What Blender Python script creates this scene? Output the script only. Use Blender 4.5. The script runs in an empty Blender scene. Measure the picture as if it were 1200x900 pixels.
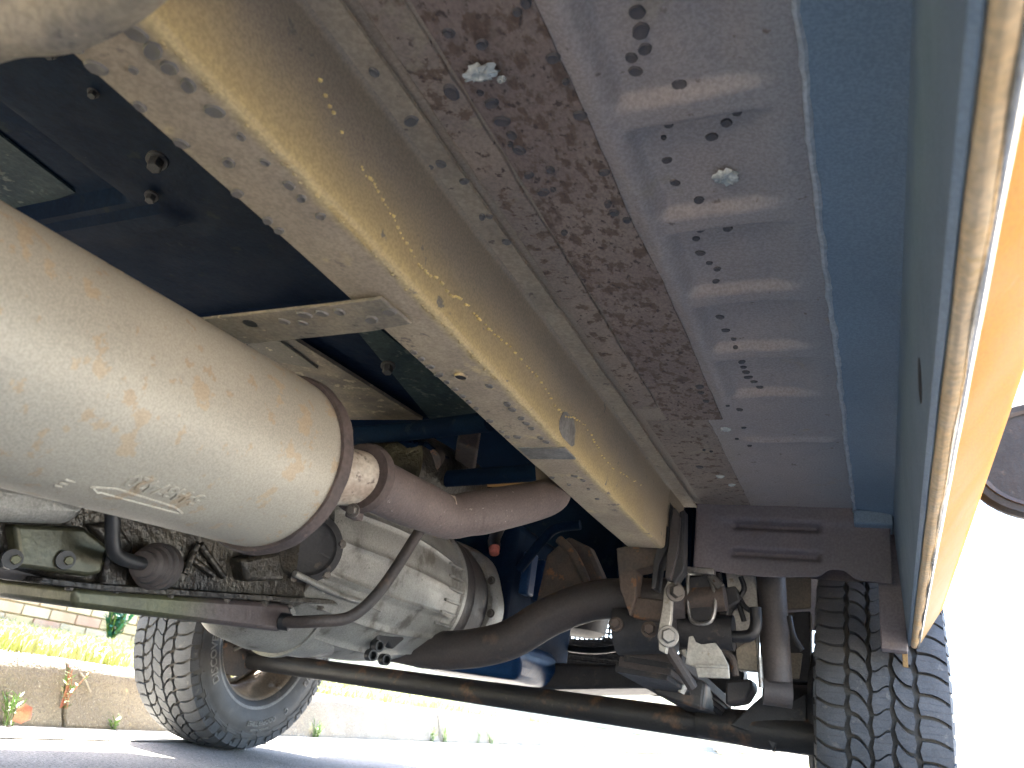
import bpy, bmesh, math, random
import numpy as np
from mathutils import Vector, Matrix
random.seed(7)
rnd = random.Random(11)
S = bpy.context.scene
COL = S.collection
# ------------------------------------------------------------------ camera
# world: X to the vehicle's right side, Y towards its front, Z up, road at Z = 0
FPX = 900.0
CAMH = 0.25
Fv = np.array([436.0, 456.0, FPX]); Fv /= np.linalg.norm(Fv)
_dx = -(FPX * FPX + 456 * 365) / 504.4
Rv = -np.array([_dx, 365 + .15 * _dx, FPX]); Rv /= np.linalg.norm(Rv)
Rv -= Fv * Rv.dot(Fv); Rv /= np.linalg.norm(Rv)
Dv = np.cross(Fv, Rv)
cam = bpy.data.cameras.new('camera')
cam.sensor_width = 36.0
cam.lens = 36.0 * FPX / 1200.0
cam.clip_start = 0.01
cam.clip_end = 4000
cam.dof.use_dof = True
cam.dof.focus_distance = 1.25
cam.dof.aperture_fstop = 9.0
camo = bpy.data.objects.new('camera', cam)
COL.objects.link(camo)
ex, ey, ez = [(Rv[i], Fv[i], -Dv[i]) for i in range(3)]
camo.matrix_world = Matrix(((ex[0], -ey[0], -ez[0], 0), (ex[1], -ey[1], -ez[1], 0), (ex[2], -ey[2], -ez[2], CAMH), (0, 0, 0, 1)))
S.camera = camo
# ------------------------------------------------------------------ light
SUN_EL = 59.0
SUN_FROM = Vector((-1.0, 0.28, 0)).normalized()      # horizontal direction towards the sun
wd = bpy.data.worlds.new('World'); S.world = wd; wd.use_nodes = True
nt = wd.node_tree; nt.nodes.clear()
sky = nt.nodes.new('ShaderNodeTexSky'); sky.sky_type = 'NISHITA'; sky.sun_disc = False
sky.air_density = .8; sky.dust_density = 2.0; sky.ozone_density = .6
sky.sun_elevation = math.radians(SUN_EL)
sky.sun_rotation = math.atan2(SUN_FROM.x, SUN_FROM.y)
bg = nt.nodes.new('ShaderNodeBackground'); bg.inputs[1].default_value = 0.11
wo = nt.nodes.new('ShaderNodeOutputWorld')
nt.links.new(sky.outputs[0], bg.inputs[0]); nt.links.new(bg.outputs[0], wo.inputs[0])
sl = bpy.data.lights.new('sun', 'SUN'); sl.energy = 5.0; sl.angle = math.radians(0.5); sl.color = (1.0, .95, .86)
so = bpy.data.objects.new('sun', sl); COL.objects.link(so)
e = math.radians(SUN_EL)
tosun = Vector((SUN_FROM.x * math.cos(e), SUN_FROM.y * math.cos(e), math.sin(e)))
so.rotation_euler = tosun.to_track_quat('Z', 'Y').to_euler()
so.location = tosun * 20
S.view_settings.view_transform = 'Standard'; S.view_settings.look = 'None'
S.view_settings.gamma = 1.0; S.view_settings.exposure = 4.15
S.view_settings.use_curve_mapping = False
cy = S.cycles
cy.use_denoising = True
cy.use_adaptive_sampling = True; cy.adaptive_threshold = .02
cy.max_bounces = 8; cy.diffuse_bounces = 5; cy.glossy_bounces = 4; cy.transmission_bounces = 4
cy.caustics_reflective = False; cy.caustics_refractive = False
cy.sample_clamp_indirect = 6.0

# ------------------------------------------------------------------ pixel helpers (photo pixel -> point in the place)
def ray(px, py):
    d = np.array([px - 600.0, py - 450.0, FPX]); return Vector((float(d @ Rv), float(d @ Fv), float(-(d @ Dv))))
def atX(px, py, X): r = ray(px, py); return r * (X / r.x) + Vector((0, 0, CAMH))
def atY(px, py, Y): r = ray(px, py); return r * (Y / r.y) + Vector((0, 0, CAMH))
def atZ(px, py, Z): r = ray(px, py); return r * ((Z - CAMH) / r.z) + Vector((0, 0, CAMH))

# ------------------------------------------------------------------ materials
MATS = {}
def mat(name, c1, c2=None, scale=8.0, rough=.65, metal=0.0, spots=(), bump=.15, bscale=90.0, contrast=(.35, .65), stretch=(1, 1, 1), spec=.5, grad=None, bdist=.004, coat=0.0):
    if name in MATS: return MATS[name]
    m = bpy.data.materials.new(name); m.use_nodes = True
    t = m.node_tree; N = t.nodes; L = t.links
    b = N['Principled BSDF']
    b.inputs['Roughness'].default_value = rough; b.inputs['Metallic'].default_value = metal
    b.inputs['Specular IOR Level'].default_value = spec
    if coat: b.inputs['Coat Weight'].default_value = coat
    tc = N.new('ShaderNodeTexCoord'); mp = N.new('ShaderNodeMapping'); mp.inputs['Scale'].default_value = stretch
    L.new(tc.outputs['Object'], mp.inputs[0])
    vec = mp.outputs[0]
    def noise(sc, det=3.5, rg=.62):
        n = N.new('ShaderNodeTexNoise'); n.inputs['Scale'].default_value = sc; n.inputs['Detail'].default_value = det
        n.inputs['Roughness'].default_value = rg; L.new(vec, n.inputs['Vector']); return n.outputs['Fac']
    def ramp(src, a, bb):
        r = N.new('ShaderNodeMapRange'); r.inputs[1].default_value = a; r.inputs[2].default_value = bb; r.interpolation_type = 'SMOOTHSTEP'
        L.new(src, r.inputs[0]); return r.outputs[0]
    def mix(f, A, B):
        x = N.new('ShaderNodeMix'); x.data_type = 'RGBA'
        L.new(f, x.inputs[0])
        for k, c in ((6, A), (7, B)):
            if isinstance(c, tuple): x.inputs[k].default_value = (*c, 1)
            else: L.new(c, x.inputs[k])
        return x.outputs[2]
    c2 = c2 or tuple(.75 * k for k in c1)
    col = mix(ramp(noise(scale), *contrast), c1, c2)
    if grad:                                  # list of (axis, from, to, colour, breakup)
        sp = N.new('ShaderNodeSeparateXYZ'); L.new(tc.outputs['Object'], sp.inputs[0])
        for ax, a, bb, cc, br in grad:
            ad = N.new('ShaderNodeMath'); ad.operation = 'MULTIPLY_ADD'
            L.new(noise(18.0), ad.inputs[0]); ad.inputs[1].default_value = br; L.new(sp.outputs[ax], ad.inputs[2])
            col = mix(ramp(ad.outputs[0], a + br * .5, bb + br * .5), col, cc)
    for sc, a, bb, cc in spots:
        col = mix(ramp(noise(sc, 4.0, .62), a, bb), col, cc)
    fine = mix(ramp(noise(bscale * 2.2, 1.0), .3, .7), (.86, .86, .86), (1.12, 1.12, 1.12))
    x = N.new('ShaderNodeMix'); x.data_type = 'RGBA'; x.blend_type = 'MULTIPLY'; x.inputs[0].default_value = 1.0
    L.new(col, x.inputs[6]); L.new(fine, x.inputs[7]); L.new(x.outputs[2], b.inputs['Base Color'])
    rr = N.new('ShaderNodeMapRange'); rr.inputs[3].default_value = max(.05, rough - .13); rr.inputs[4].default_value = min(1, rough + .13)
    L.new(noise(scale * 3.1, 2.0), rr.inputs[0]); L.new(rr.outputs[0], b.inputs['Roughness'])
    if bump:
        bp = N.new('ShaderNodeBump'); bp.inputs['Strength'].default_value = bump; bp.inputs['Distance'].default_value = bdist
        L.new(noise(bscale, 2.5), bp.inputs['Height']); L.new(bp.outputs[0], b.inputs['Normal'])
    MATS[name] = m
    return m

RUST = (.115, .062, .04)
M_FLOOR = mat('floor_paint', (.43, .36, .315), (.375, .32, .29), 5, .65, spots=((55, .66, .72, (.22, .175, .145)), (9, .62, .72, (.40, .33, .26))), bump=.12, bscale=140,
              grad=((0, -.19, -.33, (.38, .30, .22), .12), (0, -.16, -.02, (.345, .335, .335), .05)))
M_STRIP = mat('floor_strip_dirt', (.36, .275, .205), (.28, .22, .175), 7, .75, spots=((50, .54, .63, (.18, .12, .082)), (100, .60, .67, (.11, .075, .058)), (14, .60, .68, (.35, .28, .2))), bump=.3, bscale=120)
M_STRIPB = mat('floor_strip_rust', (.32, .24, .185), (.25, .185, .15), 6, .8, spots=((62, .50, .60, (.165, .108, .075)), (120, .57, .66, (.10, .07, .055)), (17, .57, .66, (.145, .095, .068))), bump=.35, bscale=130, stretch=(1, .7, 1))
M_RAILB = mat('rail_bottom_dust_lit_corner', (.405, .33, .23), (.315, .255, .185), 9, .75, spots=((30, .64, .70, (.20, .165, .13)), (13, .60, .70, (.50, .39, .22))), bump=.22, bscale=120,
              grad=((0, -.425, -.408, (.50, .385, .19), .018),))  # dusty tan; golden bounce highlight painted in towards the side corner
M_RAIL = mat('rail_side_lit_corner', (.305, .24, .165), (.255, .205, .15), 4, .55, spots=((34, .66, .71, (.17, .15, .12)), (110, .70, .75, (.10, .085, .07))), bump=.12, bscale=150,
             grad=((2, .71, .628, (.385, .285, .14), .05), (2, .645, .622, (.46, .34, .155), .012), (1, 1.2, 1.65, (.31, .245, .165), .2)))  # gradients paint the golden ground-bounce highlight towards the lower corner
M_FLANGE = mat('rail_flange_dust', (.40, .32, .22), (.32, .255, .18), 12, .8, spots=((40, .62, .68, (.17, .13, .10)),), bump=.25)
M_WELD = mat('weld_spot_dark', (.20, .18, .155), (.125, .115, .11), 90, .6, bump=.2)
M_WELDF = mat('weld_spot_floor', (.145, .125, .118), (.085, .074, .074), 90, .6, bump=.2)
M_SPAT = mat('weld_spatter', (.85, .66, .25), (.6, .45, .2), 60, .35, bump=0)
M_SCAR = mat('ground_metal', (.27, .25, .225), (.19, .18, .165), 40, .55, .2, bump=.3)
M_SEAL = mat('seam_sealer', (.52, .55, .57), (.42, .46, .49), 30, .5, bump=.1)
M_DAB = mat('white_sealant', (.78, .77, .68), (.45, .46, .42), 90, .35, spots=((70, .62, .66, (.12, .12, .12)),), bump=.8, bscale=60)
M_SILL = mat('sill_veil_blue', (.215, .295, .375), (.195, .27, .345), 4, .5, spots=((30, .66, .76, (.25, .345, .45)),), bump=.06, bscale=160)  # bluish panel, its blue partly lens veil put into the colour
M_LIP = mat('sill_lip_dust', (.80, .54, .26), (.74, .55, .33), 14, .6, spots=((40, .58, .68, (.74, .50, .22)),), bump=.2)
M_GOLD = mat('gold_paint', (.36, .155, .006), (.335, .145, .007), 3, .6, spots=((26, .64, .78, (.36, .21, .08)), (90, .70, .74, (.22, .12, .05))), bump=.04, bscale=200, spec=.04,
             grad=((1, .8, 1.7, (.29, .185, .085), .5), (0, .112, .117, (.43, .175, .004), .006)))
M_ARCH = mat('arch_panel_grey', (.18, .155, .16), (.145, .13, .142), 6, .6, spots=((12, .58, .72, (.15, .125, .12)),), bump=.12)
M_PAN = mat('veil_navy_pan', (.004, .011, .025), (.003, .008, .02), 7, .75, spec=.08, spots=((24, .62, .72, (.012, .018, .022)), (120, .72, .78, (.05, .055, .05))), bump=.3, bscale=60)  # blue haze of the lens veil mixed into the dark colour
M_PANT = mat('teal_pan', (.026, .040, .044), (.016, .028, .036), 16, .7, spec=.15, spots=((40, .57, .66, (.075, .085, .078)),), bump=.4, bscale=60)
M_MUD = mat('brown_dirt', (.155, .125, .092), (.075, .065, .055), 9, .8, spots=((40, .58, .66, (.22, .185, .13)),), bump=.3)
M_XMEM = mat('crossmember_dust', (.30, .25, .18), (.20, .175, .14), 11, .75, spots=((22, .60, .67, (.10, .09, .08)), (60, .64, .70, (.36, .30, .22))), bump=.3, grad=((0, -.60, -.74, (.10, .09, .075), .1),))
M_MUF = mat('muffler_aluminised', (.38, .343, .275), (.32, .29, .235), 3.2, .52, .15, spots=((24, .60, .63, (.365, .29, .20)), (50, .615, .645, (.345, .27, .185)), (120, .72, .75, (.30, .23, .17))), bump=.07, bscale=260)
M_MUFR = mat('muffler_seam_rust', (.085, .062, .055), (.055, .042, .04), 30, .8, spots=((60, .6, .7, (.14, .10, .085)),), bump=.5)
M_PIPE = mat('exhaust_brown', (.125, .095, .086), (.095, .073, .068), 7, .7, spots=((150, .66, .72, (.34, .30, .27)), (30, .70, .76, (.07, .05, .05))), bump=.3, bscale=150)
M_NECK = mat('muffler_neck', (.55, .50, .42), (.35, .28, .22), 20, .6, spots=((30, .55, .62, (.10, .07, .06)),), bump=.3)
M_ALU = mat('cast_aluminium', (.36, .355, .325), (.25, .245, .225), 7, .5, .3, spots=((14, .56, .70, (.15, .14, .12)), (110, .66, .74, (.10, .09, .08))), bump=.22, bscale=140)
M_ALUD = mat('oily_casting', (.052, .045, .034), (.014, .012, .011), 11, .36, .3, spots=((30, .62, .72, (.14, .12, .09)), (60, .60, .68, (.010, .009, .008))), bump=.8, bscale=80, bdist=.0045)
M_OLIVE = mat('oily_pan_olive', (.095, .097, .048), (.055, .054, .034), 5, .35, .35, spots=((70, .70, .75, (.03, .03, .025)),), bump=.15, grad=((1, .88, 1.0, (.095, .075, .072), .05),))
M_BLACK = mat('black_rubber', (.018, .019, .021), (.012, .012, .014), 12, .45, bump=.1)
M_BLKP = mat('black_dusty_part', (.035, .034, .036), (.022, .022, .024), 9, .6, spots=((30, .6, .7, (.075, .06, .05)),), bump=.3)
M_BRN = mat('brown_painted_tube', (.062, .05, .046), (.042, .038, .038), 6, .6, spots=((12, .60, .70, (.095, .07, .055)),), bump=.25)
M_AXLE = mat('axle_black', (.03, .028, .027), (.02, .019, .02), 5, .5, spots=((9, .56, .66, (.12, .07, .042)), (60, .66, .72, (.07, .06, .05))), bump=.3)
M_BLUE = mat('engine_blue', (.006, .04, .12), (.004, .028, .09), 6, .45, spec=.25, spots=((20, .62, .72, (.02, .05, .10)),), bump=.15)
M_NAVY = mat('veil_navy_metal', (.004, .014, .034), (.003, .009, .024), 7, .75, spec=.06, spots=((22, .62, .7, (.012, .02, .032)),), bump=.2)  # dark parts tinted navy, standing in for lens veil over shadow
M_STEEL = mat('bare_steel', (.36, .35, .33), (.24, .225, .205), 16, .4, .8, spots=((30, .62, .7, (.14, .09, .06)),), bump=.2)
M_ZINC = mat('pale_bracket', (.50, .48, .43), (.36, .335, .295), 10, .5, .35, spots=((24, .6, .7, (.25, .2, .13)),), bump=.2)
M_BOLT = mat('bolt_steel', (.17, .155, .135), (.10, .085, .075), 60, .45, .5, bump=.2)
M_PINK = mat('pink_cap', (.55, .16, .12), (.45, .14, .11), 20, .5, bump=.1)
M_RUSTB = mat('rusty_bracket', (.10, .075, .06), (.065, .055, .05), 14, .75, spots=((30, .58, .66, (.20, .10, .05)),), bump=.35)
M_SHIELD = mat('tan_plate', (.26, .215, .155), (.20, .17, .13), 8, .7, bump=.2)
M_TYRE = mat('tyre_rubber', (.082, .084, .088), (.062, .064, .068), 20, .72, spots=((40, .6, .7, (.12, .115, .108)),), bump=.15, bscale=160)
M_WALL = mat('tyre_sidewall', (.055, .05, .043), (.04, .037, .033), 14, .6, spots=((24, .58, .7, (.07, .062, .052)),), bump=.08, bscale=160)
M_LETT = mat('raised_letters', (.22, .21, .19), (.18, .17, .155), 20, .6, bump=0)
M_RIM = mat('dusty_rim', (.34, .27, .195), (.25, .205, .16), 10, .5, .35, spots=((20, .60, .7, (.13, .095, .07)), (9, .62, .72, (.45, .44, .43))), bump=.15)
M_ASPH = mat('asphalt', (.34, .315, .28), (.27, .25, .225), 3, .9, spots=((120, .55, .60, (.11, .108, .10)), (95, .60, .64, (.50, .47, .42))), bump=1.0, bscale=110, bdist=.008)
M_CONC = mat('kerb_concrete', (.29, .255, .19), (.22, .19, .14), 4, .9, spots=((60, .58, .66, (.20, .175, .135)), (9, .62, .72, (.50, .42, .25)), (150, .62, .68, (.5, .46, .37))), bump=1.0, bscale=90, bdist=.010)
M_GUT = mat('gutter_concrete', (.40, .385, .34), (.32, .305, .275), 5, .9, spots=((90, .62, .68, (.2, .19, .17)),), bump=.6, bscale=150)
M_SOIL = mat('verge_soil', (.16, .15, .06), (.12, .12, .045), 9, .95, bump=.6)
M_GRASS = mat('grass_blade', (.27, .33, .09), (.45, .42, .24), 5, .6, bump=0)
M_WEED = mat('weed_leaf', (.085, .17, .03), (.12, .2, .04), 30, .55, bump=0)
M_WEEDR = mat('weed_red_stem', (.35, .10, .06), (.30, .15, .07), 30, .6, bump=0)
M_BRICK = mat('brick_clay', (.42, .25, .15), (.46, .32, .16), 2.2, .9, spots=((3.1, .55, .65, (.40, .19, .12)),), bump=.4)
M_MORT = mat('mortar', (.68, .60, .42), (.6, .54, .4), 8, .95, bump=.4)
M_FENCE = mat('grey_paling', (.24, .235, .22), (.18, .175, .165), 5, .85, bump=.3, stretch=(1, 1, .2))
M_GLASS = mat('window_glass', (.02, .025, .03), (.02, .025, .03), 2, .08, bump=0)
M_LAMP = mat('lamp_glass', (.5, .5, .5), (.4, .4, .4), 30, .15, bump=0)

# ------------------------------------------------------------------ mesh helpers
class MB:
    def __init__(s): s.v = []; s.f = []
    def add(s, vs, fs):
        o = len(s.v); s.v += [tuple(v) for v in vs]; s.f += [tuple(i + o for i in f) for f in fs]; return s
    def box(s, c, d, rot=None):
        c = Vector(c); vs = []
        for x in (-1, 1):
            for y in (-1, 1):
                for z in (-1, 1):
                    p = Vector((x * d[0] / 2, y * d[1] / 2, z * d[2] / 2))
                    if rot is not None: p = rot @ p
                    vs.append(c + p)
        return s.add(vs, [(0, 1, 3, 2), (4, 6, 7, 5), (0, 4, 5, 1), (2, 3, 7, 6), (0, 2, 6, 4), (1, 5, 7, 3)])
    def tube(s, pts, r, n=18, cap=True):
        pts = [Vector(p) for p in pts]; m = len(pts)
        rs = r if isinstance(r, (list, tuple)) else [r] * m
        T = []
        for i in range(m):
            a = pts[min(i + 1, m - 1)] - pts[max(i - 1, 0)]; T.append(a.normalized())
        ref = Vector((0, 0, 1)) if abs(T[0].z) < .9 else Vector((1, 0, 0))
        u = T[0].cross(ref).normalized(); vs = []; fs = []
        for i in range(m):
            u = (u - T[i] * u.dot(T[i])).normalized(); w = T[i].cross(u)
            for k in range(n):
                a = 2 * math.pi * k / n; vs.append(pts[i] + (u * math.cos(a) + w * math.sin(a)) * rs[i])
        for i in range(m - 1):
            for k in range(n):
                k2 = (k + 1) % n; fs.append((i * n + k, i * n + k2, (i + 1) * n + k2, (i + 1) * n + k))
        if cap: fs.append(tuple(range(n - 1, -1, -1))); fs.append(tuple((m - 1) * n + k for k in range(n)))
        return s.add(vs, fs)
    def lathe(s, o, ax, prof, n=48, cap=True, mod=None):
        o = Vector(o); ax = Vector(ax).normalized()
        ref = Vector((0, 0, 1)) if abs(ax.z) < .9 else Vector((1, 0, 0))
        u = ax.cross(ref).normalized(); w = ax.cross(u); vs = []; fs = []; m = len(prof)
        for i, (t, r) in enumerate(prof):
            for k in range(n):
                a = 2 * math.pi * k / n; q = r if mod is None else mod(i, t, r, a)
                vs.append(o + ax * t + (u * math.cos(a) + w * math.sin(a)) * q)
        for i in range(m - 1):
            for k in range(n):
                k2 = (k + 1) % n; fs.append((i * n + k, i * n + k2, (i + 1) * n + k2, (i + 1) * n + k))
        if cap: fs.append(tuple(range(n - 1, -1, -1))); fs.append(tuple((m - 1) * n + k for k in range(n)))
        return s.add(vs, fs)
    def prism(s, poly, ext):
        poly = [Vector(p) for p in poly]; n = len(poly); e = Vector(ext)
        return s.add(poly + [p + e for p in poly], [tuple(range(n))[::-1], tuple(range(n, 2 * n))] + [(i, (i + 1) % n, (i + 1) % n + n, i + n) for i in range(n)])
    def sweep(s, prof, ys, close=True, fx=None):       # prof of (x, z) swept along Y
        n = len(prof); vs = []; fs = []
        for y in ys:
            for (x, z) in prof:
                p = (x, y, z)
                if fx: p = fx(*p)
                vs.append(p)
        for i in range(len(ys) - 1):
            for k in range(n if close else n - 1):
                k2 = (k + 1) % n; fs.append((i * n + k, (i + 1) * n + k, (i + 1) * n + k2, i * n + k2))
        if close: fs.append(tuple(range(n))); fs.append(tuple((len(ys) - 1) * n + k for k in range(n))[::-1])
        return s.add(vs, fs)
    def grid(s, fn, us, vs_):
        vs = [fn(u, v) for u in us for v in vs_]; nv = len(vs_)
        fs = [(i * nv + j, (i + 1) * nv + j, (i + 1) * nv + j + 1, i * nv + j + 1) for i in range(len(us) - 1) for j in range(nv - 1)]
        return s.add(vs, fs)
    def mesh(s, name, mt, angle=35):
        me = bpy.data.meshes.new(name); me.from_pydata(s.v, [], s.f); me.materials.append(mt)
        bm = bmesh.new(); bm.from_mesh(me); bmesh.ops.recalc_face_normals(bm, faces=bm.faces); bm.to_mesh(me); bm.free()
        me.shade_smooth(); me.set_sharp_from_angle(angle=math.radians(angle)); return me

def spl(pts, k=8):
    P = [Vector(p) for p in pts]; P = [P[0] * 2 - P[1]] + P + [P[-1] * 2 - P[-2]]; out = []
    for i in range(1, len(P) - 2):
        a, b, c, d = P[i - 1:i + 3]
        for j in range(k):
            t = j / k; out.append(.5 * ((2 * b) + (c - a) * t + (2 * a - 5 * b + 4 * c - d) * t * t + (3 * b - a - 3 * c + d) * t ** 3))
    out.append(P[-2]); return out
def obj(name, me, parent=None, bevel=0.0, seg=2, label=None):
    o = bpy.data.objects.new(name, me); COL.objects.link(o)
    if parent is not None:
        o.parent = parent; o.matrix_parent_inverse = parent['_inv'] if False else PINV.get(parent.name, Matrix())
    if bevel:
        b = o.modifiers.new('bevel', 'BEVEL'); b.width = bevel; b.segments = seg; b.limit_method = 'ANGLE'; b.angle_limit = math.radians(40); b.harden_normals = False
    if label: o['label'] = label
    return o
PINV = {}
def part(name, mb, mt, parent, bevel=0.0, angle=35, label=None, seg=2):
    return obj(name, mb.mesh(name, mt, angle), parent, bevel, seg, label)
def tag(o, label, cat, group=None):
    o['label'] = label; o['category'] = cat
    if group: o['group'] = group
    return o
def struct(o): o['kind'] = 'structure'; return o
def empty(name, loc):
    o = bpy.data.objects.new(name, None); COL.objects.link(o); o.location = loc; o.empty_display_size = .1
    PINV[o.name] = Matrix.Translation(Vector(loc)).inverted(); return o
def lin(a, b, n): return [a + (b - a) * i / (n - 1) for i in range(n)]
def sst(a, b, x):
    t = min(1, max(0, (x - a) / (b - a))); return t * t * (3 - 2 * t)
def rotto(d, up=(0, 0, 1)):        # rotation whose local Z points along d
    return Vector(d).to_track_quat('Z', 'Y').to_matrix()
_hexc = {}
def bolt(parent, p, d, r=.008, h=.007, mt=None, name='bolt', washer=True):
    mt = mt or M_BOLT; key = (mt.name, washer)
    if key not in _hexc:
        b = MB(); 
        if washer: b.lathe((0, 0, 0), (0, 0, 1), [(0, 1.45), (.22, 1.45), (.28, 1.35)], 18)
        n = 6; b.lathe((0, 0, .2), (0, 0, 1), [(0, 1.0), (.75, 1.0), (.9, .85)], 6)
        _hexc[key] = b.mesh('bolt_mesh', mt, 30)
    o = obj(name, _hexc[key], parent)
    o.matrix_local = Matrix.Translation(Vector(p)) @ rotto(d).to_4x4() @ Matrix.Diagonal((r, r, h, 1)).to_4x4()
    return o

# ================================================================== SETTING: road, gutter, kerb, verge
def kx(y): return -2.30 - .115 * (y - 1.6)            # foot of the kerb
g = MB(); g.grid(lambda x, y: (x, y, 0.0), [-2.9, 0, 5, 40, 400], [-400, -30, -3, 3, 30, 400])
struct(part('road', g, M_ASPH, None))
g = MB(); g.add([(-400, -400, -.02), (-2, -400, -.02), (-2, 400, -.02), (-400, 400, -.02)], [(0, 1, 2, 3)])
struct(part('ground', g, M_SOIL, None))
ys = lin(-30, 60, 61)
g = MB(); g.grid(lambda t, y: (kx(y) - .2 + t * .45, y, .004 + .006 * (t < .5) * 0), [0, 1], ys)
struct(part('gutter', g, M_GUT, None))
kerb = struct(empty('kerb', (kx(0), 0, 0)))
joints = [-30, -20, -12, -6, -1.2, 1.86, 5.05, 7.6, 10.4, 13, 16, 19, 23, 28, 34, 45, 60]
KP = [(0, -.1), (0.0, .012), (-.02, .04), (-.05, .13), (-.062, .165), (-.08, .186), (-.105, .195), (-.24, .197), (-.24, -.1)]
for a, b in zip(joints[:-1], joints[1:]):
    k = MB(); r2 = random.Random(int(a * 10))
    k.sweep(KP, lin(a + .006, b - .006, 24), True, lambda x, y, z: (x + kx(y) + .003 * math.sin(7 * y + z * 30), y, z + .002 * math.sin(11 * y)))
    part('kerb_stone', k, M_CONC, kerb, bevel=.006)
def vz(x, y): d = (kx(y) - .2 - x); return .185 + .035 * min(d, 3.6) + .012 * math.sin(3 * x + 2 * y) 
g = MB(); g.grid(lambda t, y: (kx(y) - .2 - t, y, vz(kx(y) - .2 - t, y)), [0, .15, .4, .8, 1.3, 2, 2.8, 3.6, 8, 60], lin(-40, 120, 120))
struct(part('verge', g, M_SOIL, None))
# grass
def blades(name, pts, mt, h=(.04, .1), w=.004, lean=.6, seed=1):
    r = random.Random(seed); vs = []; fs = []
    for (x, y, z) in pts:
        a = r.uniform(0, 6.283); hh = r.uniform(*h); l = r.uniform(.1, lean) * hh; ca, sa = math.cos(a), math.sin(a); ww = w * r.uniform(.6, 1.3)
        o = len(vs); b = r.uniform(0, 6.283); dx, dy = math.cos(b) * l, math.sin(b) * l
        vs += [(x - ca * ww, y - sa * ww, z - .01), (x + ca * ww, y + sa * ww, z - .01), (x + dx * .35 + ca * ww * .8, y + dy * .35 + sa * ww * .8, z + hh * .6), (x + dx * .35 - ca * ww * .8, y + dy * .35 - sa * ww * .8, z + hh * .6), (x + dx, y + dy, z + hh * (1 - .3 * l / hh))]
        fs += [(o, o + 1, o + 2, o + 3), (o + 3, o + 2, o + 4)]
    me = bpy.data.meshes.new(name); me.from_pydata(vs, [], fs); me.materials.append(mt); me.shade_smooth(); return me
gp = []
r = random.Random(3)
while len(gp) < 42000:
    y = 0.6 + 9 * r.random() ** 1.6; t = 3.6 * r.random() ** 1.8 - .07 * (r.random() < .3)
    if t > .06 or r.random() < .5 + .5 * math.sin(y * 7) * math.sin(y * 3.1 + 1):
        x = kx(y) - .2 - t; gp.append((x, y, vz(x, y) if t > 0 else .195))
go = obj('verge_grass', blades('verge_grass', gp, M_GRASS, (.03, .085), .0032, .9, 4)); go['kind'] = 'stuff'
go['label'] = 'sunlit yellow green grass along the top of the kerb'
# weeds in the gutter and kerb joints
def weed(p, h, n, label, spread=.5, red=False, broad=False, hang=False, seed=0):
    r = random.Random(seed); e = empty('weed', p); tag(e, label, 'weed', 'weeds along the kerb')
    st = MB(); lf = MB()
    for i in range(n):
        a = r.uniform(0, 6.283); l = r.uniform(.5, 1) * h; s_ = r.uniform(.1, spread) * l
        d = Vector((math.cos(a) * s_, math.sin(a) * s_, l)); b = Vector(p) + Vector((r.uniform(-.012, .012), r.uniform(-.012, .012), 0))
        pts = spl([b, b + d * .5 + Vector((0, 0, .08 * l)), b + d], 3); st.tube(pts, .0014, 5)
        for k in range(5 if broad else 7):
            q = pts[int((k + 1) / 8 * (len(pts) - 1))]; aa = r.uniform(0, 6.283)
            ll = r.uniform(.5, 1) * (.022 if broad else .035); ww = ll * (.32 if broad else .13)
            dd = Vector((math.cos(aa), math.sin(aa), r.uniform(.1, .9))).normalized(); sd = dd.cross(Vector((0, 0, 1))).normalized() * ww
            lf.add([q, q + dd * ll * .5 + sd, q + dd * ll, q + dd * ll * .5 - sd], [(0, 1, 2, 3)])
    part('stem', st, M_WEEDR if red else M_WEED, e); part('leaf_cluster', lf, M_WEED, e)
    return e
def foot(px, py):
    for i in range(400):
        y = .5 + i * .03; p = Vector((kx(y) + .012, y, .006)); 
        if proj(p)[0] > px: return p
    return p
def proj(p):
    c = p[0] * Rv + p[1] * Fv - (p[2] - CAMH) * Dv; return 600 + FPX * c[0] / c[2], 450 + FPX * c[1] / c[2]
p = foot(67, 850)
weed(p + Vector((-.03, 0, .05)), .13, 7, 'tall thin weed growing out of the kerb joint nearest the left edge', .5, True, seed=1)
weed(foot(4, 850) + Vector((.01, 0, 0)), .09, 9, 'small weed with a red leaf at the far left of the gutter', .9, seed=2)
weed(foot(130, 853), .05, 6, 'low broad leaved weed in the gutter left of the far tyre', .9, broad=True, seed=3)
weed(foot(366, 862), .085, 12, 'bushy weed at the kerb foot just right of the far tyre', .7, broad=True, seed=4)
weed(foot(505, 866), .10, 8, 'weed at the base of the second kerb joint, left of a close pair', .5, broad=True, seed=5)
weed(foot(521, 867), .10, 8, 'weed right of the second kerb joint, right of a close pair', .6, broad=True, seed=6)
weed(foot(560, 869), .10, 3, 'thin sparse weed midway along the distant kerb foot', .3, seed=7)
weed(foot(575, 869), .10, 9, 'leafy weed near the far end of the visible kerb', .6, broad=True, seed=8)
lf = MB(); q = foot(9, 850) + Vector((.035, -.01, .035))
lf.add([q + Vector(v) for v in ((0, -.025, -.02), (.008, 0, -.026), (.004, .028, -.012), (0, .024, .018), (-.006, 0, .027), (.006, -.026, .012), (.014, 0, 0))], [(0, 1, 6), (1, 2, 6), (2, 3, 6), (3, 4, 6), (4, 5, 6), (5, 0, 6)])
tag(part('fallen_leaf', lf, M_WEEDR, None), 'dry red leaf lying in the gutter at the far left', 'leaf')
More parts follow.
